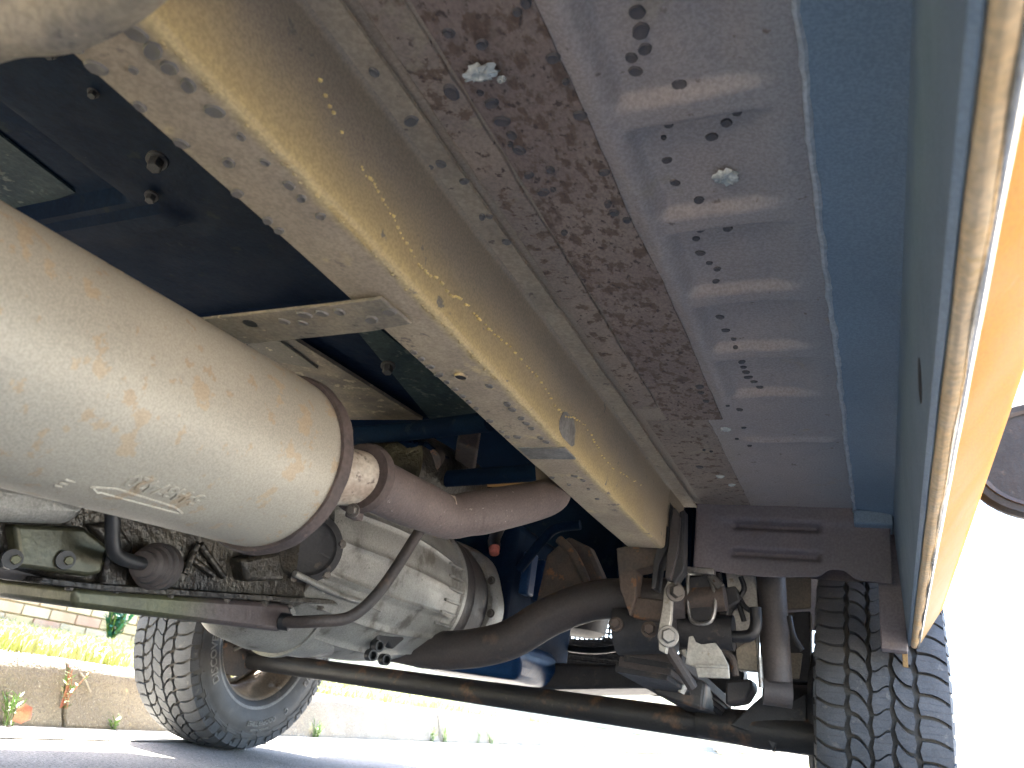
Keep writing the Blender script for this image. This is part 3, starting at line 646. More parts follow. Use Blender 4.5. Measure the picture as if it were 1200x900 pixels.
# lower boss with bolt eye
q = atX(483, 713, -1.0); g = MB(); g.lathe(q + Vector((-.03, 0, 0)), (.8, -.5, -.3), [(0, .045), (.03, .03), (.04, .024), (.042, .010)], 28); bo = part('mounting_boss', g, M_ALU, bell)
g = MB(); g.lathe(q + Vector((.0035, -.0215, -.0125)), (.8, -.5, -.3), [(0, .0085), (.0015, .0085)], 20); part('bolt_eye', g, M_BLACK, bo)
g = MB(); w0 = atX(400, 690, -1.0); g.tube(spl([atX(345, 672, -.955), atX(400, 698, -.945), atX(440, 712, -.95), atX(478, 738, -.98)], 5), [.006] * 16, 10); part('casting_rib', g, M_ALU, bell)
g = MB(); g.tube(spl([atX(440, 712, -.95), atX(460, 700, -.96), atX(500, 690, -.98)], 5), .006, 10); part('casting_rib', g, M_ALU, bell)
# black plastic bracket under the bell housing
g = MB(); g.prism([atX(px, py, -1.0) for px, py in ((437, 730), (460, 737), (466, 748), (452, 760), (446, 752), (438, 764), (432, 762), (434, 745))], (.02, 0, 0)); br = part('lower_bracket', g, M_BLKP, V, .004)
for px, py in ((436, 768), (452, 773), (444, 757)):
    g = MB(); g.lathe(atX(px, py, -.965), (1, -.3, 0), [(-.012, .012), (.004, .012), (.004, .0085), (-.01, .0085)], 18); part('clip_ring', g, M_BLACK, br)
# lower bulge of the bell housing (flywheel cover)
g = MB(); g.lathe((-1.115, 1.12, .405), (.02, 1, -.01), [(0, .03), (.01, .08), (.04, .105), (.12, .116), (.26, .112), (.36, .095), (.40, .06), (.41, .01)], 64); part('flywheel_cover', g, M_ALU, V, angle=60, label='grey lower cover of the bell housing')
g = MB(); g.lathe((-1.115, 1.30, .403), (.02, 1, -.01), [(-.006, .113), (-.006, .122), (.006, .122), (.006, .113)], 64, False); part('casting_rib', g, M_ALU, bell)
# adapter ring and engine
g = MB(); g.lathe((GX, 1.775, GZ), BA, [(0, .1), (0, .174), (.05, .172), (.055, .175), (.12, .170), (.165, .160), (.17, .15)], 80); ri = part('adapter_ring', g, M_BRN, V, label='brown band between bell housing and engine')
g = MB(); g.lathe((GX, 1.94, GZ), BA, [(0, .1), (0, .172), (.02, .180), (.07, .176), (.075, .1)], 60, True, lambda i, t, r, a: r * (1 + .02 * math.sin(7 * a + 1))); rf = part('engine_flange', g, M_ALU, V)
for a in (-1.1, -.6, -.1, .4): bolt(ri, (GX + .178 * math.cos(a), 1.935, GZ + .178 * math.sin(a)), (0, -1, 0), .008, .010)
g = MB(); q = atX(578, 640, -1.0); g.tube(spl([q + Vector((0, .02, .06)), q + Vector((.0, 0, .02)), q + Vector((.01, -.01, -.006))], 4), .018, 16); part('rubber_boot', g, M_BLACK, V)
g = MB(); g.tube([q + Vector((.008, -.008, -.002)), q + Vector((.014, -.014, -.026))], [.0165, .014], 16); part('pink_plug', g, M_PINK, V, .003, label='faded pink plastic plug')
g = MB(); g.box((-1.14, 2.33, .58), (.36, .58, .40)); en = part('engine_block', g, M_NAVY, V, .03, seg=3, label='dark navy engine block')
g = MB(); g.prism([(-1.30, 2.02, .44), (-.92, 2.02, .44), (-.90, 2.06, .39), (-.93, 2.12, .335), (-1.28, 2.12, .335)], (0, .34, 0)); part('oil_sump', g, M_BLUE, V, .02, seg=3)
for i in range(5):
    g = MB(); g.box((-.905, 2.05 + i * .1, .62), (.03, .05, .12)); part('engine_rib', g, M_BLUE, en, .006)
# transfer case
TX = -.985
def tc_pts(L, X=TX): return [atX(px, py, X) for px, py in L]
g = MB(); g.prism(tc_pts(((-60, 520), (60, 545), (200, 560), (300, 590), (405, 575), (405, 690), (350, 712), (200, 697), (85, 686), (20, 668), (-60, 655))), (-.25, 0, 0))
tcb = part('transfer_case', g, M_ALUD, V, .012, seg=3, label='oily dark transfer case casting')
g = MB(); g.prism(tc_pts(((17, 614), (100, 618), (128, 640), (120, 672), (104, 676), (12, 664), (22, 648)), TX + .02), (-.03, 0, 0)); co = part('side_cover', g, M_OLIVE, V, .006, seg=3, label='olive sheet cover with two bolts')
for px, py in ((17, 656), (79, 657)):
    q = atX(px, py, TX + .024); g = MB(); g.lathe(q - Vector((.01, 0, 0)), (1, -.35, 0), [(0, .012), (.014, .012), (.014, .007)], 18); part('bolt_boss', g, M_BLACK, co); bolt(co, q, (1, -.35, 0), .0062, .007, M_OLIVE)
g = MB(); g.prism(tc_pts(((105, 615), (140, 612), (158, 640), (150, 690), (118, 690), (128, 640)), TX + .014), (-.03, 0, 0)); part('casting_web', g, M_ALUD, tcb, .006)
g = MB(); g.prism(tc_pts(((-60, 548), (40, 565), (110, 590), (90, 615), (0, 612), (-60, 612)), TX + .055), (-.07, 0, 0)); part('upper_casting', g, M_ALU, tcb, .02, seg=4)
for A, B in (((231, 638), (216, 672)), ((235, 638), (262, 676)), ((225, 655), (250, 674))):
    g = MB(); g.tube([atX(*A, TX + .006), atX(*B, TX + .006)], .0055, 10); part('casting_rib', g, M_ALUD, tcb)
g = MB(); g.prism(tc_pts(((284, 655), (330, 645), (335, 680), (290, 682)), TX + .03), (-.05, 0, 0)); part('casting_web', g, M_ALUD, tcb, .008)
# round cover with bolts
q = atX(362, 641, TX + .015); axc = Vector((.75, -.62, -.12)).normalized()
g = MB(); g.lathe(q - axc * .05, axc, [(0, .060), (.035, .060), (.036, .066), (.046, .066), (.048, .060), (.050, .053), (.046, .049), (.044, .045), (.044, .001)], 60); rc = part('round_cover', g, M_BLKP, V, angle=30, label='round black end cover')
cu_, cw_ = frame(axc)
for k in range(6):
    a = k * 1.047 + .3; bolt(rc, q - axc * .004 + (cu_ * math.cos(a) + cw_ * math.sin(a)) * .063, axc, .006, .006)
for k in range(3):
    a = k * 2.1 + .8; g = MB(); c = q - axc * .005 + (cu_ * math.cos(a) + cw_ * math.sin(a)) * .034; g.box(c, (.026, .003, .004), Matrix((cu_ * math.cos(a) + cw_ * math.sin(a), -cu_ * math.sin(a) + cw_ * math.cos(a), axc)).transposed()); part('cover_rib', g, M_BLKP, rc)
# speed sensor and hose
q = atX(172, 662, TX + .045); axs = Vector((.45, -.85, -.1)).normalized()
g = MB(); g.lathe(q - axs * .05, axs, [(0, .034), (.02, .034), (.022, .030), (.034, .030), (.036, .026), (.052, .024), (.056, .019), (.066, .018), (.068, .012)], 40); sen = part('speed_sensor', g, M_BRN, V, angle=30, label='round stepped sensor body with hose')
g = MB(); g.tube(spl([atX(118, 560, TX + .07), atX(131, 600, TX + .07), atX(132, 635, TX + .068), atX(139, 652, TX + .065), q + axs * .012], 6), .0095, 16); part('rubber_hose', g, M_BLACK, V)
# oil pan of the transfer case and flange line
g = MB(); g.prism(tc_pts(((50, 676), (120, 684), (250, 693), (398, 703), (398, 709), (250, 701), (120, 693), (46, 684)), TX + .02), (-.25, 0, 0)); pf = part('pan_flange', g, M_ALUD, V, .002)
g = MB(); g.prism(tc_pts(((88, 688), (200, 697), (340, 708), (345, 722), (330, 741), (86, 712)), TX + .012), (-.26, 0, 0)); op = part('oil_pan', g, M_OLIVE, V, .008, seg=3, label='shallow oil pan, olive at the rear and dark brown in front')
for px, py in ((82, 686), (136, 690), (200, 696), (265, 702), (310, 706), (340, 709), (375, 711)):
    bolt(pf, atX(px, py, TX + .008), (.2, -.1, -1), .0055, .006)
g = MB(); g.prism(tc_pts(((378, 690), (404, 690), (404, 697), (378, 696)), TX + .02), (-.04, 0, 0)); part('pan_lug', g, M_ZINC, pf, .001)
# dark oily underside of the housing left of the frame edge
g = MB(); g.prism(tc_pts(((-70, 612), (15, 640), (60, 676), (45, 684), (-70, 668)), TX - .01), (-.3, 0, 0)); part('lower_casting', g, M_BRN, tcb, .01)
# breather pipe: bends from the pan up across the bell
g = MB(); g.tube(spl([atX(334, 729, -.965), atX(372, 728, -.90), atX(412, 722, -.86), atX(447, 690, -.83), atX(486, 631, -.80), atX(500, 608, -.79)], 8), .0108, 18); bp_ = part('breather_pipe', g, M_BRN, V, angle=60, label='thin dark pipe curving in front of the bell housing')
g = MB(); g.lathe(atX(336, 729, -.965), (1, .4, 0), [(-.012, .015), (.006, .015), (.008, .012)], 20); part('pipe_ferrule', g, M_BLACK, bp_)
# ---- brown cross tube
path = spl([atY(420, 745, 1.75), atY(455, 752, 1.75), atY(520, 762, 1.75), atY(590, 752, 1.75), atY(645, 722, 1.75), atY(700, 703, 1.75), atY(770, 702, 1.75), atY(800, 700, 1.76)], 8)
g = MB(); g.tube(path, .0455, 36); ct = part('cross_tube', g, M_BRN, V, angle=60, label='thick brown tubular crossmember curving up to the rail')
# ---- front axle, differential end, knuckle
g = MB(); pa, pb = Vector((-1.93, 2.17, .285)), Vector((-.16, 2.15, .298)); g.tube([pa, pa * .6 + pb * .4, pa * .25 + pb * .75, pb], [.030, .032, .035, .037], 32); ax_ = part('axle_tube', g, M_AXLE, V, angle=60, label='black front axle tube with rust patches')
g = MB(); g.tube([(-.42, 2.14, .300), (-.27, 2.12, .302), (-.10, 2.10, .305)], [.036, .044, .040], 20); part('axle_end', g, M_AXLE, V)
g = MB(); g.prism([atY(px, py, 2.08) for px, py in ((855, 850), (885, 822), (905, 805), (925, 822), (945, 812), (946, 880), (930, 862), (912, 868), (906, 882), (898, 866))], (0, .05, 0)); part('steering_knuckle', g, M_BLKP, V, .004)
# ---- engine undertray and perforated grille behind
g = MB(); g.prism([atY(px, py, 2.35) for px, py in ((545, 788), (640, 776), (760, 780), (770, 806), (640, 808))], (0, .25, 0)); part('undertray', g, M_BLKP, V, .01)
gx0, gx1 = atY(588, 745, 2.95).x, atY(772, 745, 2.95).x; gz0, gz1 = atY(690, 795, 2.95).z, atY(690, 690, 2.95).z
g = MB(); g.box((gx0, 2.95, (gz0 + gz1) / 2), (.03, .02, gz1 - gz0 + .06)); gr = part('grille_frame', g, M_BLKP, V)
g = MB(); g.box((gx1, 2.95, (gz0 + gz1) / 2), (.03, .02, gz1 - gz0 + .06)); part('frame_post', g, M_BLKP, gr)
for i in range(19):
    z = gz0 + (gz1 - gz0) * i / 18; g = MB(); g.grid(lambda x, t: (x, 2.95 + .006 * math.sin(x * 150 + i * 3.14), z + t * (gz1 - gz0) / 18 * .42), lin(gx0, gx1, 60), [0, 1]); o = part('grille_bar', g, M_BLKP, gr); s_ = o.modifiers.new('t', 'SOLIDIFY'); s_.thickness = .003
for i in range(34):
    x = gx0 + (gx1 - gx0) * i / 33; g = MB(); g.box((x, 2.957, (gz0 + gz1) / 2), (.0085, .003, gz1 - gz0)); part('grille_bar', g, M_BLKP, gr)
g = MB(); g.lathe(atY(682, 720, 2.7), (0, 0, -1), [(-.12, .10), (0, .10), (.06, .09), (.075, .06), (.075, .01)], 32); part('fan_motor', g, M_BLKP, V)
g = MB(); g.tube(spl([atY(632, 742, 2.6), atY(660, 758, 2.6), atY(705, 762, 2.6), atY(745, 752, 2.6), atY(765, 735, 2.6)], 6), .012, 12); part('rubber_hose', g, M_BLACK, V)
# radiator with vertical fins, and firewall
g = MB(); g.box((-.62, 2.62, .80), (.42, .05, .42)); ra = part('radiator', g, M_NAVY, V)
for i in range(28):
    g = MB(); g.box((-.81 + i * .0145, 2.59, .8), (.006, .02, .41)); part('radiator_fin', g, M_NAVY, ra)
g = MB(); g.box((-1.03, 2.9, .95), (1.5, .02, .55)); part('front_bulkhead', g, M_NAVY, V)
# engine bay clutter: mount, brackets, hoses
g = MB(); g.prism([atY(px, py, 2.0) for px, py in ((625, 715), (640, 650), (665, 628), (690, 640), (712, 690), (705, 715))], (0, .06, 0)); part('engine_mount', g, M_RUSTB, V, .01)
g = MB(); g.tube(spl([atY(655, 632, 1.95), atY(672, 650, 1.95), atY(690, 688, 1.95)], 5), .012, 12); part('mount_arm', g, M_RUSTB, V)
g = MB(); g.tube(spl([atY(608, 668, 2.0), atY(630, 640, 2.0), atY(650, 620, 2.0), atY(680, 615, 2.0)], 5), .014, 12); part('rubber_hose', g, M_NAVY, V)
g = MB(); g.lathe(atZ(455, 545, .74), (.1, 1, .1), [(0, .10), (.01, .105), (.05, .105), (.3, .09)], 50); part('gearbox_tunnel_casting', g, M_ALUD, V)
g = MB(); g.tube([atZ(430, 545, .78) , atZ(455, 537, .78), atZ(475, 540, .78), atZ(492, 552, .78)], .006, 10); part('control_rod', g, M_ALU, V)
for k in range(6):
    g = MB(); g.tube(spl([atZ(468 + k * 6, 515 + k, .79), atZ(478 + k * 7, 522 + k * 2, .785), atZ(485 + k * 8, 534 + k, .79)], 4), .007, 8); part('wiring_loom', g, M_NAVY, V)
g = MB(); g.lathe(atZ(502, 540, .76), (.3, -.8, -.5), [(-.05, .03), (0, .03), (.004, .024), (.004, .01)], 24); part('round_plug', g, M_RUSTB, V)
g = MB(); g.prism([atZ(px, py, .80) for px, py in ((535, 520), (560, 528), (555, 560), (530, 555))], (0, 0, .05)); part('relay_box', g, M_RUSTB, V, .006)
# ---- suspension and brackets beneath the rail's end
Y1 = 1.66
g = MB(); g.prism([atY(px, py, Y1) for px, py in ((722, 642), (733, 640), (790, 640), (780, 660), (745, 668), (745, 700), (738, 722), (726, 690))], (0, .06, 0)); hb = part('spring_hanger', g, M_RUSTB, V, .003)
g = MB(); g.prism([atY(px, py, 1.625) for px, py in ((776, 592), (785, 588), (788, 600), (783, 640), (772, 662), (768, 690), (763, 690), (766, 655), (774, 630))], (0, .05, 0)); part('hanger_plate', g, M_BLKP, V, .002)
g = MB(); g.prism([atY(px, py, 1.61) for px, py in ((790, 594), (797, 606), (795, 645), (786, 680), (779, 678), (783, 640), (786, 610))], (0, .05, 0)); part('hanger_plate', g, M_BRN, V, .002)
g = MB(); g.prism([atY(px, py, 1.62) for px, py in ((796, 600), (802, 597), (801, 668), (790, 684), (786, 678), (795, 650))], (0, .04, 0)); part('hanger_plate', g, M_BLKP, V, .002)
g = MB(); g.prism([atY(px, py, 1.64) for px, py in ((783, 680), (788, 682), (786, 725), (780, 766), (772, 762), (771, 740), (776, 712), (778, 690))], (0, .02, 0)); sk = part('shackle_plate', g, M_ZINC, V, .002, label='pale vertical shackle plate with two bolts')
bolt(sk, atY(791, 694, 1.64), (.6, -1, 0), .014, .02); bolt(sk, atY(783, 746, 1.635), (.3, -1, 0), .015, .02, M_STEEL); bolt(hb, atY(761, 738, 1.66), (.2, -1, 0), .012, .02, M_RUSTB); bolt(hb, atY(722, 732, 1.68), (.2, -1, 0), .011, .03, M_RUSTB)
g = MB(); g.tube([atY(724, 738, 1.75), atY(790, 735, 1.75)], .055, 28); part('spring_bush', g, M_BLKP, V)
g = MB(); g.box(atY(765, 716, 1.70), (.075, .05, .045)); part('bush_block', g, M_RUSTB, V, .004)
g = MB(); g.tube([atY(780, 705, 1.80), atY(850, 700, 1.80)], .03, 24); part('bush_sleeve', g, M_RUSTB, V)
# leaf spring pack running down to the axle
for i, (dx, dy) in enumerate(((0, 0), (-6, 12), (-12, 24), (-16, 36))):
    A = atY(738 + dx, 757 + dy * .5, 1.78); B = atY(812 + dx * .2, 812 + dy * .35, 2.15)
    g = MB(); g.prism([A, A + Vector((.12, 0, -.005)), B + Vector((.10, 0, -.005)), B], (0, -.006, -.022)); part('spring_leaf', g, M_BLKP if i % 2 else M_BRN, V, .002)
g = MB(); A, B = atY(782, 758, 1.68), atY(812, 806, 1.72); g.tube([A, B], .012, 8); part('shackle_strap', g, M_BRN, V, .001)
g = MB(); g.prism([atY(px, py, 1.90) for px, py in ((748, 790), (803, 783), (826, 800), (822, 832), (770, 815))], (0, .2, 0)); part('axle_pad', g, M_AXLE, V, .006)
# bump stop box, brackets, heat shields
g = MB(); g.prism([atY(px, py, 1.78) for px, py in ((804, 676), (830, 672), (837, 690), (833, 728), (810, 729), (806, 700))], (0, .06, 0)); bs = part('bump_stop', g, M_BLKP, V, .005)
g = MB(); g.tube(spl([atY(806, 673, 1.775), atY(806, 702, 1.775), atY(811, 728, 1.775), atY(833, 728, 1.775), atY(838, 700, 1.775), atY(830, 672, 1.775)], 5), .0045, 8); part('stop_frame', g, M_STEEL, bs)
g = MB(); g.box(atY(822, 670, 1.775), (.06, .03, .014)); part('stop_cap', g, M_STEEL, bs, .002)
g = MB(); g.tube([atY(832, 675, 1.775), atY(845, 688, 1.775)], .010, 10); part('stop_link', g, M_STEEL, bs)
g = MB(); g.prism([atY(px, py, 1.90) for px, py in ((850, 670), (884, 670), (890, 720), (889, 788), (866, 786), (862, 745), (856, 710))], (0, .015, 0)); part('heat_shield', g, M_ZINC, V, .002)
g = MB(); g.prism([atY(px, py, 1.72) for px, py in ((807, 746), (812, 745), (815, 752), (822, 755), (838, 753), (845, 762), (854, 780), (855, 795), (818, 794), (815, 782), (803, 778))], (0, .006, 0)); hs = part('heat_shield', g, M_ZINC, V, .0015, label='pale bent heat shield with clipped corner')
g = MB(); g.prism([atY(px, py, 1.715) for px, py in ((815, 778), (853, 780), (854, 783), (815, 782))], (0, .01, 0)); part('shield_fold', g, M_ZINC, hs, .001)
g = MB(); g.prism([atY(px, py, 1.88) for px, py in ((862, 760), (884, 745), (889, 786), (864, 784))], (0, .02, 0)); part('heat_shield', g, M_SHIELD, V, .002)
g = MB(); g.tube(spl([atY(808, 738, 1.80), atY(850, 745, 1.80), atY(872, 746, 1.80), atY(882, 742, 1.80), atY(886, 730, 1.80), atY(885, 712, 1.80)], 6), .013, 14); part('sway_bar', g, M_BLACK, V)
g = MB(); g.tube([atY(785, 738, 1.82), atY(860, 742, 1.82)], .038, 24); part('torsion_sleeve', g, M_BLKP, V)
g = MB(); g.tube(spl([atY(866, 700, 1.85), atY(874, 712, 1.85), atY(888, 720, 1.85)], 5), .006, 10); part('brake_hose', g, M_BLACK, V)
g = MB(); g.prism([atY(px, py, 1.84) for px, py in ((840, 690), (862, 686), (868, 704), (855, 712), (850, 748), (842, 748))], (0, .05, 0)); part('link_bracket', g, M_BLKP, V, .005)
g = MB(); g.prism([atY(px, py, 1.95) for px, py in ((850, 798), (880, 795), (882, 806), (872, 822), (850, 826))], (0, .1, 0)); part('rubber_buffer', g, M_BRN, V, .006)
# shock absorber
g = MB(); A, B = atY(901, 640, 1.88), atY(911, 800, 1.90); g.tube([A, B], [.0325, .0325], 28); sh_ = part('shock_absorber', g, M_BRN, V, .003, label='dark brown upright shock absorber')
g = MB(); g.lathe(B + Vector((0, 0, -.02)), (1, .2, 0), [(-.03, .022), (-.03, .030), (.03, .030), (.03, .022)], 24); part('shock_eye', g, M_BRN, sh_)
g = MB(); g.tube([atY(890, 770, 1.86), atY(892, 806, 1.86)], .006, 8); part('brake_line', g, M_STEEL, V)
g = MB(); g.lathe((-.16, 2.235, .353), (1, 0, 0), [(0, .05), (0, .15), (.012, .165), (.03, .165), (.035, .10)], 48); part('brake_backing_plate', g, M_BLKP, V, .002)
g = MB(); g.lathe((-.22, 2.235, .353), (1, 0, 0), [(0, .05), (0, .075), (.06, .075)], 32); part('hub_carrier', g, M_BLKP, V, .004)
g = MB(); g.prism([atY(px, py, 2.2) for px, py in ((792, 738), (860, 742), (872, 790), (868, 812), (800, 812))], (0, .08, 0)); part('spring_seat', g, M_BLKP, V, .006)
g = MB(); g.prism([atY(px, py, 3.05) for px, py in ((580, 749), (775, 749), (775, 800), (580, 800))], (0, .01, 0)); part('splash_plate', g, M_BLKP, V)
for pts, rr, mt in (([(842, 672), (846, 700), (840, 735), (850, 760)], .007, M_BLACK), ([(868, 676), (872, 690), (866, 705), (872, 728)], .006, M_BLACK), ([(800, 762), (806, 790), (798, 812)], .008, M_ZINC), ([(845, 762), (858, 772), (862, 792)], .008, M_RUSTB), ([(745, 672), (760, 690), (772, 705)], .009, M_RUSTB), ([(735, 748), (748, 762), (766, 770)], .010, M_BLKP), ([(925, 722), (930, 745), (940, 762)], .006, M_BLACK)):
    g = MB(); g.tube(spl([atY(px, py, 1.86) for px, py in pts], 6), rr, 10); part('linkage', g, mt, V)
for px, py in ((812, 735), (848, 740), (870, 752), (860, 690), (832, 762)):
    bolt(V, atY(px, py, 1.77), (.2, -1, 0), .008, .012, M_STEEL if px % 4 == 0 else M_BOLT)
# inner guard plates between shock and tyre
g = MB(); g.prism([atY(px, py, 2.10) for px, py in ((917, 672), (950, 672), (950, 712), (920, 714))], (0, .02, 0)); part('inner_guard', g, M_SHIELD, V, .002)
g = MB(); g.prism([atY(px, py, 2.12) for px, py in ((918, 718), (950, 716), (950, 800), (925, 800))], (0, .06, 0)); part('guard_bracket', g, M_BLKP, V, .004)
g = MB(); g.prism([atY(px, py, 2.05) for px, py in ((924, 765), (940, 765), (936, 795), (924, 795))], (0, .02, 0)); part('guard_tab', g, M_SHIELD, V, .002)

def sipes(m):
    t = m.node_tree; N = t.nodes; L = t.links; b = N['Principled BSDF']; old = b.inputs['Normal'].links[0].from_node
    tc = N.new('ShaderNodeTexCoord'); sp = N.new('ShaderNodeSeparateXYZ'); L.new(tc.outputs['Object'], sp.inputs[0])
    an = N.new('ShaderNodeMath'); an.operation = 'ARCTAN2'; L.new(sp.outputs[1], an.inputs[0]); L.new(sp.outputs[2], an.inputs[1])
    zg = N.new('ShaderNodeMath'); zg.operation = 'PINGPONG'; L.new(sp.outputs[0], zg.inputs[0]); zg.inputs[1].default_value = .0035
    ad = N.new('ShaderNodeMath'); ad.operation = 'MULTIPLY_ADD'; L.new(an.outputs[0], ad.inputs[0]); ad.inputs[1].default_value = 55 / 6.2832 * 3; 
    z2 = N.new('ShaderNodeMath'); z2.operation = 'MULTIPLY'; L.new(zg.outputs[0], z2.inputs[0]); z2.inputs[1].default_value = 60.0; L.new(z2.outputs[0], ad.inputs[2])
    fr_ = N.new('ShaderNodeMath'); fr_.operation = 'PINGPONG'; L.new(ad.outputs[0], fr_.inputs[0]); fr_.inputs[1].default_value = .5
    mr = N.new('ShaderNodeMapRange'); mr.inputs[1].default_value = 0; mr.inputs[2].default_value = .06; L.new(fr_.outputs[0], mr.inputs[0])
    b2 = N.new('ShaderNodeBump'); b2.inputs['Strength'].default_value = .55; b2.inputs['Distance'].default_value = .0015
    L.new(mr.outputs[0], b2.inputs['Height']); L.new(old.outputs[0], b2.inputs['Normal']); L.new(b2.outputs[0], b.inputs['Normal'])
sipes(M_TYRE)
# ---- wheels
TR, TW = .355, .125
def tread(NP=55):
    g = MB(); pit = 2 * math.pi / NP
    def rt(u): return TR - .9 * u * u - (.16 * (abs(u) - .1) if abs(u) > .1 else 0)
    def block(us, f, t, gg, bulge, depth=.0135):
        # us: lateral stations; f: lateral sweep of the block; bulge: how far the left / right edge swells at mid height
        vs = []; fs = []; n = len(us); NT = 5
        for i, u in enumerate(us):
            k = i / (n - 1); bl = -bulge[0] * (1 - k) + bulge[1] * k
            for q in range(NT):
                s_ = q / (NT - 1); uu = u + bl * (1 - abs(2 * s_ - 1)) * (abs(2 * k - 1)); th = t + f(u) / TR + gg / 2 + (pit - gg) * s_; ro = rt(uu)
                vs += [(uu, ro * math.sin(th), ro * math.cos(th)), (uu, (ro - depth) * math.sin(th), (ro - depth) * math.cos(th))]
        W = 2 * NT
        for i in range(n - 1):
            for q in range(NT - 1): p = i * W + 2 * q; fs.append((p, p + 2, p + 2 + W, p + W))
            p = i * W; fs.append((p, p + W, p + W + 1, p + 1)); p = i * W + 2 * (NT - 1); fs.append((p, p + 1, p + W + 1, p + W))
        for i in (0, n - 1):
            for q in range(NT - 1): p = i * W + 2 * q; fs.append((p, p + 1, p + 3, p + 2))
        g.add(vs, fs)
    gp_ = .0066 / TR
    for j in range(NP):
        t = j * pit; odd = j % 2
        block(lin(-.0138, .0138, 6), lambda u: -.35 * u - .0035 * math.sin(u * 190), t, gp_ * (.45 if odd else .8), (.0035, .0035))
        block(lin(.0262, .0545, 7), lambda u: .75 * (u - .041) + .006 * math.sin((u - .026) * 110), t + pit * .5, gp_ * 1.3, (.0045, .0035))
        block(lin(-.0545, -.0262, 7), lambda u: .75 * (u + .041) + .006 * math.sin((u + .026) * 110), t + pit * .5, gp_ * 1.3, (.0035, .0045))
        block([.0680, .075, .083, .091, .099, .106, .1145, .119], lambda u: .30 * (u - .07) - .006 * math.sin((u - .07) * 60), t, gp_ * 1.05, (.0045, 0))
        block([-.119, -.1145, -.106, -.099, -.091, -.083, -.075, -.0680], lambda u: .30 * (u + .07) - .006 * math.sin((u + .07) * 60), t, gp_ * 1.05, (0, .0045))
        for s_ in (1, -1):      # side lugs running onto the sidewall
            a0_, a1_ = t + pit * .1 + .03, t + pit * (.92 if odd else .72) + .03
            pr = [(.1195, .337), (.1235, .325), (.1262, .312 if odd else .318)]
            vs = []
            for th in (a0_, a1_):
                for u_, r_ in pr: vs.append((s_ * u_, r_ * math.sin(th), r_ * math.cos(th)))
                for u_, r_ in pr: vs.append((s_ * (u_ - .006), (r_ - .003) * math.sin(th), (r_ - .003) * math.cos(th)))
            g.add(vs, [(0, 1, 7, 6), (1, 2, 8, 7), (0, 3, 4, 1), (1, 4, 5, 2), (6, 7, 10, 9), (7, 8, 11, 10), (2, 5, 11, 8), (0, 6, 9, 3)])
    return g
carc = [(.092, .196), (.100, .199), (.108, .206), (.116, .222), (.1235, .25), (.1255, .268), (.125, .285), (.1245, .287), (.1245, .300), (.1235, .315), (.119, .328), (.112, .333), (.095, .335), (.05, .339), (0, .340)]
carc = [(u, r) for u, r in carc] + [(-u, r) for u, r in carc[-2::-1]]
tme = tread().mesh('tread', M_TYRE, 30)
b = MB(); b.lathe((0, 0, 0), (1, 0, 0), carc, 128, False); cme = b.mesh('tyre', M_WALL, 50)
rp = [(.098, .205), (.1025, .207), (.104, .203), (.1005, .197), (.092, .192), (.075, .187), (.055, .176), (.02, .166), (-.04, .168), (-.06, .178), (-.095, .188), (-.1, .2), (-.103, .206), (-.099, .207), (-.094, .196), (-.06, .184), (-.03, .173), (.02, .172), (.06, .183), (.088, .196)]
b = MB(); b.lathe((0, 0, 0), (1, 0, 0), rp + [rp[0]], 96, False); rme = b.mesh('rim', M_RIM, 40)
# dished wheel centre with slots
def wheel_disc():
    g = MB(); NA, rings = 96, [(.172, -.035), (.15, -.03), (.135, -.045), (.115, -.055), (.09, -.05), (.06, -.06), (.035, -.06)]
    vs = []
    for r_, x_ in rings:
        for k in range(NA): a = 6.2832 * k / NA; vs.append((x_, r_ * math.cos(a), r_ * math.sin(a)))
    fs = []
    for i in range(len(rings) - 1):
        for k in range(NA):
            if i in (1, 2) and (k % 12) in (3, 4, 5, 6, 7, 8): continue
            fs.append((i * NA + k, i * NA + (k + 1) % NA, (i + 1) * NA + (k + 1) % NA, (i + 1) * NA + k))
    g.add(vs, fs); return g
dme = wheel_disc().mesh('wheel_centre', M_RIM, 40)
def sidewall_text(txt, size, rad, ang, u):
    me = text_mesh(txt, size, .0011)
    for v in me.vertices:
        th = ang - v.co.x / rad; rr = rad + v.co.y
        v.co = (u + v.co.z, rr * math.cos(th), rr * math.sin(th))
    me.materials.clear(); me.materials.append(M_LETT); return me
def wheel(X, side, label):
    w = empty('wheel', (X, 2.245, .353 * 1.06)); w.scale = (1.06, 1.06, 1.06); w.parent = V; w.matrix_parent_inverse = PINV[V.name]; w['label'] = label
    PINV[w.name] = Matrix()
    kids = [('tread', tme), ('tyre', cme), ('rim', rme), ('wheel_centre', dme)]
    for nm, me in kids:
        o = obj(nm, me, w); o.scale = (side, 1, 1)
        if nm == 'wheel_centre': s_ = o.modifiers.new('t', 'SOLIDIFY'); s_.thickness = .005
    return w
wl = wheel(-2.06, 1, 'front wheel beside the kerb, inner sidewall and tread visible')
wr = wheel(0.0, -1, 'front wheel on the right, seen tread on')
